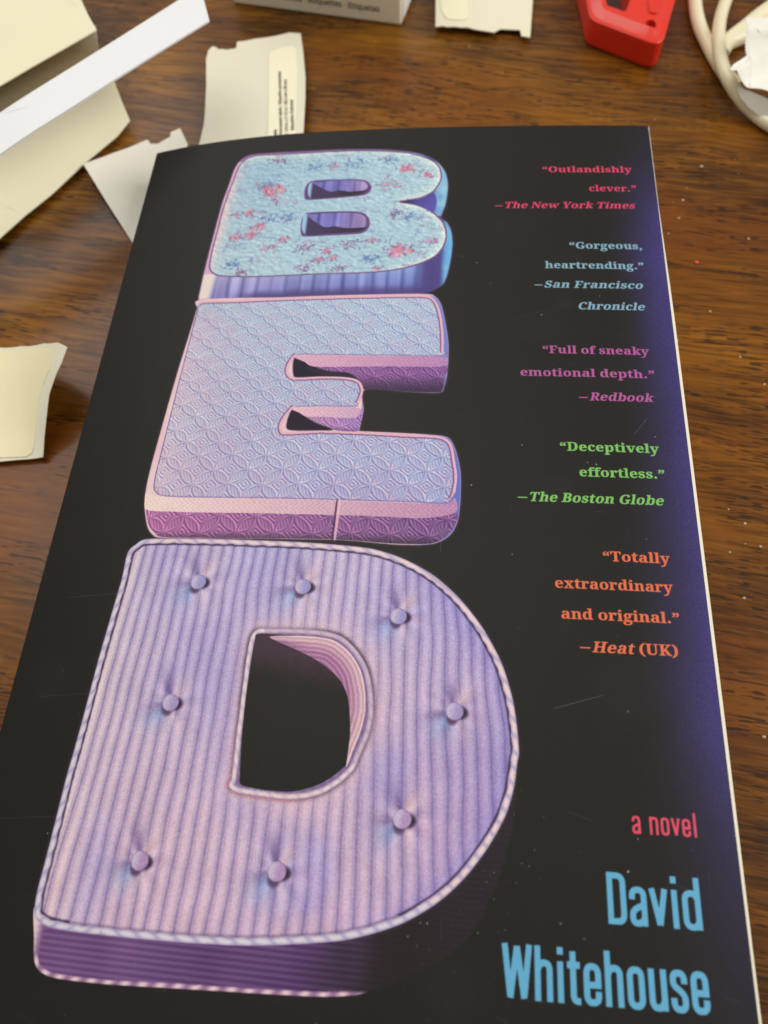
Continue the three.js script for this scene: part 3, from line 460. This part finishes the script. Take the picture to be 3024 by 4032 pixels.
// ------------------------------------------------------------------ the book
const YAW = -0.129915, ORIGIN = [0.0784634, -0.1781033], W = 138, THICK = 22.5;
const lift = (u) => { const t = 1 - u / W; return THICK - 13.58 * t * t + 19.09 * t ** 3 - 16.93 * t ** 4; };  // the cover bows down to the spine, mm
{
  const book = thing('paperback_book'), c = Math.cos(YAW), s = Math.sin(YAW);
  // own axes: x across the cover from its middle, z down the page from its middle
  const ox = W / 2, oz = CH / 2, X = (u) => (u - ox) * MM, Z = (v) => (v - oz) * MM;
  book.position.set(ORIGIN[0] + (ox - W) * MM * c + oz * MM * s, 0.0006, ORIGIN[1] - (ox - W) * MM * s + oz * MM * c);
  book.rotation.y = YAW;
  const LOW = 0.6, cover = new THREE.MeshPhysicalMaterial({ map: canvasTexture(coverArt()), roughness: 0.5, specularIntensity: 0.4, bumpMap: fibre, bumpScale: 0.000012 });
  const NU = 90, NV = 30, grid = (f, u0, u1, v0, v1, flip) => {
    const pos = [], uv = [], idx = [];
    for (let j = 0; j <= NV; j++) for (let i = 0; i <= NU; i++) { const u = u0 + ((u1 - u0) * i) / NU, v = v0 + ((v1 - v0) * j) / NV; pos.push(X(u), f(u, v) * MM, Z(v)); uv.push(clamp(u / W), 1 - clamp(v / CH)); }
    for (let j = 0; j < NV; j++) for (let i = 0; i < NU; i++) { const a = j * (NU + 1) + i, b = a + 1, d = a + NU + 1, e = d + 1; if (flip) idx.push(a, b, d, b, e, d); else idx.push(a, d, b, b, d, e); }
    const g = new THREE.BufferGeometry(); g.setAttribute('position', new THREE.Float32BufferAttribute(pos, 3)); g.setAttribute('uv', new THREE.Float32BufferAttribute(uv, 2)); g.setIndex(idx); g.computeVertexNormals(); return g;
  };
  const wear = (u, v) => lift(u) - LOW + 0.12 * (fbm(u / 40, v / 40, 5, 2) - 0.5);
  const front = part('front_cover', grid(wear, 0, W, 0, CH), cover, book);
  // the white core of the cover board: its cut edges and inner side
  const board = [grid((u, v) => wear(u, v) - 0.34, 0.02, W - 0.02, 0.02, CH - 0.02, true)];
  const strip = (n, at) => { const pos = [], uv = [], idx = []; for (let i = 0; i <= n; i++) { const [u, v, ux, vx] = at(i / n), h = wear(u, v); pos.push(X(u), (h - 0.02) * MM, Z(v), X(ux), (h - 0.34) * MM, Z(vx)); uv.push(u / 10, 0, u / 10, 1); } for (let i = 0; i < n; i++) idx.push(i * 2, i * 2 + 1, i * 2 + 2, i * 2 + 2, i * 2 + 1, i * 2 + 3); const g = new THREE.BufferGeometry(); g.setAttribute('position', new THREE.Float32BufferAttribute(pos, 3)); g.setAttribute('uv', new THREE.Float32BufferAttribute(uv, 2)); g.setIndex(idx); g.computeVertexNormals(); return g; };
  board.push(strip(60, (t) => [W, CH * (1 - t), W + 0.25, CH * (1 - t)]), strip(60, (t) => [W * (1 - t), 0, W * (1 - t), -0.25]), strip(60, (t) => [W * t, CH, W * t, CH + 0.2]), strip(30, (t) => [0, CH * t, 0, CH * t]));
  part('board_edge', BGU.mergeGeometries(board), new THREE.MeshStandardMaterial({ color: rgb(0.82, 0.78, 0.68), roughness: 0.8, side: THREE.DoubleSide }), front);
  // leaves: the block, its fore edge a little past the cover, with the top few leaves standing free
  const stock = new THREE.MeshStandardMaterial({ color: rgb(0.86, 0.81, 0.64), roughness: 0.85, side: THREE.DoubleSide });
  const past = (v, k) => 0.62 * k * (0.4 + 0.75 * step(10, 70, v) - 0.25 * step(150, 216, v));
  const leafAt = (k, down) => { const g = grid((u, v) => wear(Math.min(u, W), v) - down, 2, W, 0.5, CH - 0.5), P = g.attributes.position; for (let i = 0; i < P.count; i++) { const t = (P.getX(i) / MM + ox - 2) / (W - 2), v = P.getZ(i) / MM + oz; P.setX(i, P.getX(i) + past(v, k) * t * MM); } g.computeVertexNormals(); return g; };
  part('page', leafAt(0.75, 0.46), stock, book); part('page', leafAt(1.0, 0.62), stock, book); part('page', leafAt(1.25, 0.84), stock, book);
  {
    const pos = [], uv = [], idx = [], M = 44, K = 24, row = M + 1;
    for (let j = 0; j <= K; j++) { const v = 0.6 + ((CH - 1.2) * j) / K; for (let i = 0; i <= M; i++) { const u = 2 + ((W - 2) * i) / M, e = past(v, 1.45) * ((u - 2) / (W - 2)); pos.push(X(u + e), (wear(u, v) - 1.1) * MM, Z(v), X(u + e * 0.4), 0.6 * MM, Z(v)); uv.push(u / 20, v / 20, u / 20, v / 20); } }
    const T = (j, i) => (j * row + i) * 2, q = (a, b, d, e) => idx.push(a, b, d, b, e, d);
    for (let j = 0; j < K; j++) for (let i = 0; i < M; i++) { q(T(j, i), T(j + 1, i), T(j, i + 1), T(j + 1, i + 1)); q(T(j, i) + 1, T(j, i + 1) + 1, T(j + 1, i) + 1, T(j + 1, i + 1) + 1); }
    for (let j = 0; j < K; j++) { q(T(j, M), T(j + 1, M), T(j, M) + 1, T(j + 1, M) + 1); q(T(j, 0), T(j, 0) + 1, T(j + 1, 0), T(j + 1, 0) + 1); }
    for (let i = 0; i < M; i++) { q(T(0, i), T(0, i + 1), T(0, i) + 1, T(0, i + 1) + 1); q(T(K, i), T(K, i) + 1, T(K, i + 1), T(K, i + 1) + 1); }
    const g = new THREE.BufferGeometry(); g.setAttribute('position', new THREE.Float32BufferAttribute(pos, 3)); g.setAttribute('uv', new THREE.Float32BufferAttribute(uv, 2)); g.setIndex(idx);
    const gg = g.toNonIndexed(); gg.computeVertexNormals(); part('page_block', gg, stock, book);
  }
  const black = new THREE.MeshPhysicalMaterial({ color: rgb(0.02, 0.018, 0.015), roughness: 0.5, side: THREE.DoubleSide });
  part('back_cover', new THREE.BoxGeometry(W * MM, 0.0004, CH * MM).translate(0, 0.0002, 0), black, book);
  { const h0 = lift(0) - LOW - 0.35; part('spine', new THREE.BoxGeometry(0.0005, (h0 - 0.45) * MM, CH * MM).translate(X(0.3), (0.45 + (h0 - 0.45) / 2) * MM, 0), black, book); }
  tag(book, 'black paperback novel with pillow letters BED, lying on the table', 'book');
}

// ------------------------------------------------------------------ papers on the left
const cream = paper(0.88, 0.835, 0.61, 0.62), white = paper(0.80, 0.81, 0.84, 0.6), liner = paper(0.78, 0.735, 0.56, 0.55), linerGrey = paper(0.73, 0.695, 0.56, 0.5), sticker = paper(0.86, 0.82, 0.61, 0.45);
// control rows: x, height, z in mm
const B_SHEET = [-90.7,14,-277.6,-83.5,20,-257.3,-78.7,23,-243.8,-74,26,-231.7,-82.4,26,-224.4,-91,26,-217,-99.2,26,-209.6,-107.2,26,-202.5,-140,20,-196,-165,6,-205,-172,0.4,-240,-150,3,-290,-116.6,6,-308.1];
const STRIP = [-42.9,30,-242.1,-41.4,30,-235.3,-39.5,30,-225.5,-52.6,30,-213.7,-65.1,30,-202.2,-77,30,-190.9,-88.4,30,-180.2,-99.6,29,-169.7,-130,20,-141,-165,0.6,-108,-176,0.6,-118,-138,20,-152,-102.2,29,-185.3,-94.7,30,-192.3,-72.3,30,-213.8,-48.9,30,-236.2];
const C_SHEET = [-72,25,-222,-70.3,19,-218,-70.6,10,-219.6,-70.2,4,-219.5,-74.5,3,-215.6,-84.3,2,-203.9,-92.5,2,-192.6,-99.2,2,-184.2,-105.7,2,-175.5,-113.5,2,-165.9,-150,1,-128,-166,6,-140,-112,24,-186,-93.2,26,-198.1,-81.2,26,-210];
function single(name, geometry, material, x, z, label, category, group) { const m = part(name, geometry, material); m.position.set(x * MM, 0, z * MM); tag(m, label, category, group); return m; }
single('cream_card', sheetGeometry(flat(B_SHEET), plate(B_SHEET), 0.35, [-100, -240]), cream, -100, -240, 'cream card sheet at the far left corner, raised above the table', 'card');
single('paper_strip', sheetGeometry(flat(STRIP), plate(STRIP), 0.5, [-90, -190]), white, -90, -190, 'long white paper strip lying diagonally over the curled cream sheet', 'paper strip');
{
  // rolled sheet: rises from its front edge in a smooth round
  const h = (x, z) => { const a = clamp(((x + 74.9) * -0.8 + (z + 216.9) * -0.6 + 0.3) / 15); return 1.5 + 12.5 * Math.sin(a * 1.42) / Math.sin(1.42); };
  const o = [-74.6,-232.3, -72.7,-226.6, -71.2,-222.8, -74.9,-216.9, -84.5,-204.5, -92.8,-193.1, -99.5,-184.7, -106,-176, -113.9,-166.4, -130,-146, -150,-162, -128,-188, -112.7,-198.1, -99.8,-208.3, -86.9,-220.7, -78,-229.5];
  single('cream_sheet', sheetGeometry(o, h, 0.3, [-90, -200], 2), cream, -90, -200, 'curled cream sheet under the white strip, its front edge on the table', 'card');
}

{
  const film = [-78.1,19,-245.7,-77.7,19,-243.2,-76.2,19,-234.4,-75.4,19,-230.3,-81.4,19,-224.3,-91.9,19,-214.9,-102,19,-205.9,-110.2,19,-198.6,-112.8,19,-214.4,-104.4,19,-221.9,-95.7,19,-229.7,-86.8,19,-237.5];
  single('glassine_sheet', sheetGeometry(flat(film), plate(film), 0.06, [-95, -215]), new THREE.MeshPhysicalMaterial({ color: rgb(0.80, 0.72, 0.48), roughness: 0.35, transparent: true, opacity: 0.26, side: THREE.DoubleSide }), -95, -215, 'translucent glassine sheet in the gap between the cream card and white strip', 'paper');
}

// ------------------------------------------------------------------ label backings
function tinyPrint(lines, w, h, size, color = '#4a4840') {
  const c = document.createElement('canvas'); c.width = w; c.height = h; const x = c.getContext('2d');
  x.clearRect(0, 0, w, h); x.fillStyle = color; lines.forEach(([t, px, py, b]) => { x.font = `${b ? 'bold ' : ''}${size}px sans-serif`; x.fillText(t, px, py); });
  const t = canvasTexture(c); return t;
}
{
  const card = thing('label_backing'), D_CARD = [-46.5,7,-243.2,-45.7,8,-246.6,-44.4,8,-248.4,-43,8,-248.2,-43.1,7,-247.6,-40,6,-248.8,-37.3,5,-250.8,-37.1,5,-254.3,-31.2,4,-256.7,-24.7,4,-257.5,-19.8,4,-258.5,-15.9,5,-256.5,-15.3,5,-247.6,-14.8,5,-234.1,-15.1,5,-223.1,-16.1,4,-209,-17.2,3,-201.6,-49.8,2,-203.6,-48.7,2,-210.6,-47.3,3,-218.6,-46.9,4,-224.4,-46.4,6,-232.5], hp = plate(D_CARD);
  const O = [-31, -228];
  part('liner', sheetGeometry(flat(D_CARD), hp, 0.3, O, 2), linerGrey, card);
  const lab = [-27.2,-208,-26.6,-228,-26.6,-243,-26.4,-247.6,-25.2,-249.6,-22.1,-250.6,-19.6,-250.5,-18.1,-249.6,-17.5,-247.6,-17.3,-238.2,-17.7,-225.2,-18.6,-208];
  part('sticker', sheetGeometry(lab, (x, z) => hp(x, z) + 0.22, 0.16, O, 2), sticker, card);
  const g = sheetGeometry([-25.6,-207.6,-17.9,-207.6,-17.9,-238.5,-25.6,-238.5], (x, z) => hp(x, z) + 0.27, 0.02, O, 2), uv = g.attributes.uv, P = g.attributes.position;
  for (let i = 0; i < P.count; i++) uv.setXY(i, -(P.getZ(i) / MM + O[1] + 207.6) / 30.9, 1 - (P.getX(i) / MM + O[0] + 25.6) / 7.7 );
  const t = tinyPrint([['Avery', 4, 26, true], ['Permanent labels / étiquettes permanentes', 40, 62], ['1 1/8 in x 3 1/2 in / 28,5 mm x 89 mm', 30, 100], ['étiquettes d’adresse', 60, 138]].map((l) => [l[0].replace('Avery', 'labels'), l[1], l[2], l[3]]), 640, 160, 30);
  const m = new THREE.MeshStandardMaterial({ map: t, transparent: true, alphaTest: 0.02, roughness: 0.7 }); part('print', g, m, card);
  card.position.set(O[0] * MM, 0, O[1] * MM);
  tag(card, 'notched label backing with tiny print behind the top edge of the book', 'label backing', 'peeled label backings');
}
{
  const E_CARD = [-83.6,3.5,-203.2,-75.1,2,-209,-65.7,2,-213.5,-64.9,2,-213.5,-64.1,2,-211.9,-61.7,2,-211.6,-57.8,2.5,-213.8,-57.7,3,-215.3,-54.8,3,-216.7,-52.6,1.2,-211.3,-55.5,0.5,-203,-59,0.35,-186,-63.8,0.35,-167.5,-67.2,0.5,-172.4,-75.2,2.6,-187];
  const hp = plate(E_CARD); const card = thing('label_backing'), O = [-68, -198];
  part('liner', sheetGeometry(flat(E_CARD), (x, z) => hp(x, z) + 0.1, 0.25, O, 2), paper(0.80, 0.78, 0.70, 0.42), card);
  card.position.set(O[0] * MM, 0, O[1] * MM);
  tag(card, 'white label backing with a notch poking out from the top left corner of the book', 'label backing', 'peeled label backings');
}
{
  const F_CARD = [-102.4,3,-135.3,-99.2,3,-135.4,-95.6,4,-134.5,-92.4,5,-133.8,-89.2,6.6,-132.4,-86.1,8,-131.4,-84.2,9,-130.9,-82.5,10,-129.8,-78.6,13,-127.6,-75.1,15,-124.3,-76.5,14,-120.4,-77.9,13,-118.4,-80.4,10,-114.3,-81.5,8,-110.2,-83.1,4,-105.4,-83.9,1.5,-101.3,-86.7,1.5,-101.2,-90.7,1.5,-101.2,-94.5,1.5,-101.1,-102,1.5,-101.5];
  const hp = plate(F_CARD), card = thing('label_backing'), O = [-90, -115];
  part('liner', sheetGeometry(flat(F_CARD), hp, 0.3, O, 2), paper(0.80, 0.76, 0.62, 0.5), card);
  const lab = [-102,-134.4,-92,-132.6,-84.5,-129.4,-79.4,-126,-79.9,-120.6,-82.4,-116.4,-84.2,-112,-85.3,-107.4,-86.0,-103.9,-86.7,-102.4,-88.2,-101.7,-102,-102.2];
  part('sticker', sheetGeometry(lab, (x, z) => hp(x, z) + 0.24, 0.2, O, 2), paper(0.87, 0.81, 0.54, 0.5), card);
  card.position.set(O[0] * MM, 0, O[1] * MM);
  tag(card, 'cream label backing curling up at the left edge, beside the spine', 'label backing', 'peeled label backings');
}
{
  const H_CARD = [32.1,3,-292,30.8,3,-272.2,29.4,2.6,-258.3,32,2.5,-258.6,33.2,2.5,-258.0,35.8,2.5,-257.9,38,2.4,-257.2,40,2.4,-257.1,42.3,2.4,-255.8,45,2.2,-255.0,48.7,2,-253.9,49.6,2,-254.6,51,2,-255.5,57.5,2,-254.2,57.5,2,-251.1,60.3,1.8,-250.2,64.1,2,-269.8,66.4,2,-292];
  const hp = plate(H_CARD), card = thing('label_backing'), O = [47, -268];
  part('liner', sheetGeometry(flat(H_CARD), hp, 0.3, O, 3), liner, card);
  part('sticker', sheetGeometry([33.2,-290,32.2,-267.1,32.9,-263.2,34.1,-261.6,36,-261,39.4,-260.6,40.6,-261.6,41.2,-263.4,42.6,-290], (x, z) => hp(x, z) + 0.24, 0.2, O, 3), sticker, card);
  card.position.set(O[0] * MM, 0, O[1] * MM);
  tag(card, 'torn cream label backing at the top edge, between the white box and the red tool', 'label backing', 'peeled label backings');
}

// ------------------------------------------------------------------ white carton
{
  const box = thing('label_box'), a = [-39.8, -283.7], b = [18.2, -264.2], len = Math.hypot(b[0] - a[0], b[1] - a[1]), turn = -Math.atan2(b[1] - a[1], b[0] - a[0]), H = 34, D = 42;
  box.position.set(((a[0] + b[0]) / 2) * MM, 0, ((a[1] + b[1]) / 2) * MM); box.rotation.y = turn;
  const m = paper(0.90, 0.84, 0.68, 0.5, 0.00001), pale = paper(0.90, 0.89, 0.86, 0.5, 0.00001);  // one white board: tan holds the front shade, pale the light on the end
  part('carton', new RoundedBoxGeometry(len * MM, H * MM, D * MM, 3, 0.0008).translate(0, (H / 2) * MM, (-D / 2) * MM), m, box);
  part('lit_end_flap', new RoundedBoxGeometry(0.0006, (H - 3) * MM, (D - 3) * MM, 2, 0.00025).translate((len / 2 + 0.25) * MM, (H / 2) * MM, (-D / 2) * MM), pale, box);  // whitened to carry the window light on this end
  const g = new THREE.PlaneGeometry(0.038, 0.0052), t = tinyPrint([['Labels · étiquettes · Etiquetas', 4, 62]], 704, 96, 50, '#5e574a');
  const p = part('print', g, new THREE.MeshStandardMaterial({ map: t, transparent: true, alphaTest: 0.02, roughness: 0.6 }), box); p.position.set(0.0066, 0.0046, 0.00012);
  tag(box, 'white cardboard label box with grey print at the top edge of the picture', 'box');
}

// ------------------------------------------------------------------ red tool
{
  const tool = thing('red_plastic_tool'), O = [92, -248], V = (x, z) => new THREE.Vector2((x - O[0]) * MM, -(z - O[1]) * MM);
  const red = new THREE.MeshPhysicalMaterial({ color: rgb(0.72, 0.022, 0.006), roughness: 0.38, clearcoat: 0.25, clearcoatRoughness: 0.3 });
  const shape = (p) => { const s = new THREE.Shape(); p.forEach(([x, z], i) => (i ? s.lineTo(V(x, z).x, V(x, z).y) : s.moveTo(V(x, z).x, V(x, z).y))); s.closePath(); return s; };
  const rounded = (p, r) => { const s = new THREE.Shape(), n = p.length; for (let i = 0; i < n; i++) { const a = p[(i + n - 1) % n], b = p[i], c = p[(i + 1) % n], q = (f) => { const l = Math.hypot(f[0] - b[0], f[1] - b[1]), k = Math.min(0.45, r / l); return V(b[0] + (f[0] - b[0]) * k, b[1] + (f[1] - b[1]) * k); }, e = q(a), g = q(c), m = V(...b); if (i) s.lineTo(e.x, e.y); else s.moveTo(e.x, e.y); s.quadraticCurveTo(m.x, m.y, g.x, g.y); } s.closePath(); return s; };
  const hole = (p, r) => { const s = rounded(p, r); const h = new THREE.Path(s.getPoints(4)); return h; };
  const ring = (x, z, r) => { const h = new THREE.Path(); const c = V(x, z); h.absarc(c.x, c.y, r * MM, 0, Math.PI * 2); return h; };
  const lay = (g, y) => g.rotateX(-Math.PI / 2).translate(0, y * MM, 0);
  const outline = [[80.2, -300], [79.2, -262], [78.4, -247], [96, -232.4], [99.2, -233.4], [106, -250], [118, -279], [124, -300]];
  const csg = new Evaluator(); csg.attributes = ['position', 'normal']; csg.useGroups = false;
  const bare = (g) => { g.deleteAttribute('uv'); g.clearGroups(); const k = new Brush(g); k.updateMatrixWorld(); return k; };
  const block = bare(lay(new THREE.ExtrudeGeometry(rounded(outline, 3), { depth: 7.0 * MM, bevelEnabled: true, bevelThickness: 0.7 * MM, bevelSize: 0.7 * MM, bevelOffset: -0.7 * MM, bevelSegments: 3, curveSegments: 10 }), 0.9));
  const inner = [[85.5, -300], [83.4, -262], [82.4, -249], [95.2, -238.2], [96.2, -238.4], [101.4, -251], [113, -279], [118, -300]];
  const crown = bare(lay(new THREE.ExtrudeGeometry(rounded(inner, 2.2), { depth: 0.1 * MM, bevelEnabled: true, bevelThickness: 1.9 * MM, bevelSize: 3.3 * MM, bevelSegments: 1, curveSegments: 10 }), 8.2));
  const cutSlot = bare(lay(new THREE.ExtrudeGeometry(rounded([[84.4, -301], [84.2, -250.6], [89.4, -246.6], [92.0, -252.4], [96, -301]], 0.8), { depth: 12 * MM, bevelEnabled: false }), 3.0));
  const cutPin = bare(new THREE.CylinderGeometry(1.75 * MM, 1.75 * MM, 12 * MM, 28).translate((96.2 - O[0]) * MM, 10.5 * MM, (-240.0 - O[1]) * MM));
  let solid = csg.evaluate(block, crown, ADDITION); solid = csg.evaluate(solid, cutSlot, SUBTRACTION); solid = csg.evaluate(solid, cutPin, SUBTRACTION);
  part('body', BGU.toCreasedNormals(solid.geometry, 0.5), red, tool);
  part('raised_pad', BGU.toCreasedNormals(lay(new THREE.ExtrudeGeometry(rounded([[97.8, -250.6], [97.0, -245.2], [98.8, -244.4], [101.6, -251.2], [108, -266], [104, -268]], 0.7), { depth: 0.3 * MM, bevelEnabled: true, bevelThickness: 0.4 * MM, bevelSize: 0.4 * MM, bevelSegments: 3 }), 10.1), 0.5), red, tool);
  part('pin', new THREE.CylinderGeometry(1.2 * MM, 1.2 * MM, 3 * MM, 24).translate((96.2 - O[0]) * MM, 6.3 * MM, (-240.0 - O[1]) * MM), new THREE.MeshPhysicalMaterial({ color: rgb(0.22, 0.2, 0.19), metalness: 0.8, roughness: 0.35 }), tool);
  part('inner_plate', lay(new THREE.ExtrudeGeometry(rounded([[84.5, -300], [84.3, -250.7], [89.3, -246.7], [91.9, -252.4], [95.8, -300]], 0.8), { depth: 0.4 * MM, bevelEnabled: false }), 2.8), new THREE.MeshStandardMaterial({ color: rgb(0.035, 0.018, 0.015), roughness: 0.5 }), tool);
  tool.position.set(O[0] * MM, 0, O[1] * MM);
  tag(tool, 'glossy red plastic tool with a slot and a pin hole beside the white cable', 'tool');
}

// ------------------------------------------------------------------ white cable and torn paper
{
  const cable = thing('coiled_cable'), O = [122, -240], m = new THREE.MeshPhysicalMaterial({ color: rgb(0.82, 0.755, 0.53), roughness: 0.3, bumpMap: fibre, bumpScale: 0.00002 });
  const run = (name, pts, r, mat = m) => { const v = []; for (let i = 0; i < pts.length; i += 3) v.push(new THREE.Vector3((pts[i] - O[0]) * MM, pts[i + 1] * MM, (pts[i + 2] - O[1]) * MM)); const g = new THREE.TubeGeometry(new THREE.CatmullRomCurve3(v, false, 'centripetal'), 120, r * MM, 20); return part(name, g, mat, cable); };
  run('loop', [124,2.4,-288,121,2.4,-278,119,2.4,-266,118.2,2.4,-262.4,116.9,2.4,-254.8,116.4,2.4,-247.5,116.7,2.4,-240,117.3,2.4,-232.4,118.5,2.4,-224.5,121,2.4,-217], 2.15);
  run('loop', [140,2.4,-284,134,3,-272.5,129.8,3,-264.2,128,3.2,-260.4,123.7,4,-251.3,119.6,5.6,-240.8,116.4,7.2,-229.9,115.1,7.4,-221.3,115.5,7,-214.9,117.9,5,-210.8,121.6,3,-206,125.4,2.4,-200.3,130.6,2.4,-195.2,142,2.4,-187], 2.05);
  run('loop', [152,2.6,-264,146,2.6,-258.5,140.7,2.6,-254.4,135.7,2.6,-250.4,130.6,2.6,-245.8,126.4,2.6,-242.3,123.1,2.6,-239.3,119.5,2.4,-235], 2.5);
  run('loop', [150,2.6,-258,142,2.6,-250,134,2.6,-244.6,128,2.6,-241,123,2.6,-238.4,119.8,2.4,-234], 2.4);
  cable.position.set(O[0] * MM, 0, O[1] * MM);
  tag(cable, 'off white cable in crossing loops at the top right corner', 'cable');
}
{
  const torn = thing('torn_paper'), O = [122, -216];
  const T = [121.4,16,-229.8,123.7,17,-228.4,126.4,18,-226.9,136,18,-229,140,14,-215,136,11,-200,128,10,-201,124.4,10,-204,123.2,10,-204.9,119.2,10,-207.3,116.6,11,-208.8,115.1,11.4,-209.7,113.6,11.6,-210.8,113.0,12,-211.8,114.5,12.4,-214,119.3,12.4,-217.1];
  const edge = [119.4,13,-218.8,119.2,14,-220.4,119.4,15,-223.1,120,16,-225.9], hp = plate(T.concat(edge)), o = flat(T);
  for (let k = 1; k < 26; k++) { const t = k / 26; o.push(119.3 + 2.0 * t * t + (k % 2 ? 0.16 : -0.16), -217.1 - 12.6 * t); }   // the pinked edge
  const crease = (x, z) => { const a = (x - 120) * 0.55 + (z + 214) * 0.83, b = (x - 126) * -0.4 + (z + 222) * 0.9; return 2.3 * Math.exp(-Math.abs(a) / 1.8) - 1.6 * Math.exp(-(((a - 4) / 2.2) ** 2)) + 0.9 * Math.exp(-Math.abs(b) / 1.4) + 0.8 * (fbm(x / 4, z / 4, 9, 3) - 0.5); };
  const m = new THREE.MeshPhysicalMaterial({ color: rgb(0.88, 0.87, 0.80), roughness: 0.6, side: THREE.DoubleSide });
  part('sheet', sheetGeometry(o, (x, z) => hp(x, z) + crease(x, z) * 0.9, 0.12, O, 1), m, torn);
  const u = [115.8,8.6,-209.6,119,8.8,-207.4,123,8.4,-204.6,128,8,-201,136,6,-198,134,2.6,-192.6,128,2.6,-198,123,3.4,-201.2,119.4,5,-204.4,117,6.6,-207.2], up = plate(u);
  part('fold', sheetGeometry(flat(u), up, 0.12, O, 1), new THREE.MeshPhysicalMaterial({ color: rgb(0.66, 0.64, 0.58), roughness: 0.6, side: THREE.DoubleSide }), torn);  // same white paper, greyed to stand for shade under the sheet
  torn.position.set(O[0] * MM, 0, O[1] * MM);
  tag(torn, 'crumpled piece of white paper with a pinked edge lying over the cable', 'paper');
}

// ------------------------------------------------------------------ crumbs
{
  const lump = (r, k) => { const g = new THREE.IcosahedronGeometry(r, 1), P = g.attributes.position; for (let i = 0; i < P.count; i++) { const f = 0.7 + 0.6 * hash(Math.round(P.getX(i) / r * 9), Math.round(P.getY(i) / r * 9) + 31 * Math.round(P.getZ(i) / r * 9), k); P.setXYZ(i, P.getX(i) * f * 1.25, Math.abs(P.getY(i)) < 0 ? 0 : P.getY(i) * f * 0.5, P.getZ(i) * f); } g.computeVertexNormals(); return g; };
  const at = [[102.6, -186.7, 0.42], [93.9, -173.6, 0.36], [91.1, -166.8, 0.3], [91.5, -132.5, 0.3], [108.6, -157, 0.3], [95.5, -117, 0.25], [99.3, -108, 0.3], [80.7, -123.7, 0.25], [84, -70, 0.3], [79, -52, 0.3], [86, -64, 0.25], [75, -22, 0.3]];
  for (let k = 0; k < 20; k++) at.push([74 + 40 * rnd(), -215 + 190 * rnd(), 0.08 + 0.14 * rnd() ** 2]);
  for (let k = 0; k < 12; k++) at.push([-45 + 130 * rnd(), -262 + 60 * rnd(), 0.1 + 0.16 * rnd() ** 2]);
  const gs = at.map(([x, z, r], i) => lump(r * MM, i).rotateY(rnd() * 6).translate(x * MM, r * 0.25 * MM, z * MM));
  const m = part('crumbs', BGU.mergeGeometries(gs), new THREE.MeshStandardMaterial({ color: rgb(0.46, 0.33, 0.2), roughness: 0.8 }));
  tag(m, 'tiny pale crumbs and dust specks scattered on the wood', 'crumbs', undefined, 'stuff');
  const r = part('red_crumb', lump(0.5 * MM, 3), new THREE.MeshStandardMaterial({ color: rgb(0.62, 0.06, 0.03), roughness: 0.6 })); r.position.set(92 * MM, 0.2 * MM, -149.7 * MM);
  tag(r, 'tiny red crumb on the wood to the right of the book', 'crumb');
}

renderer.render(scene, camera);
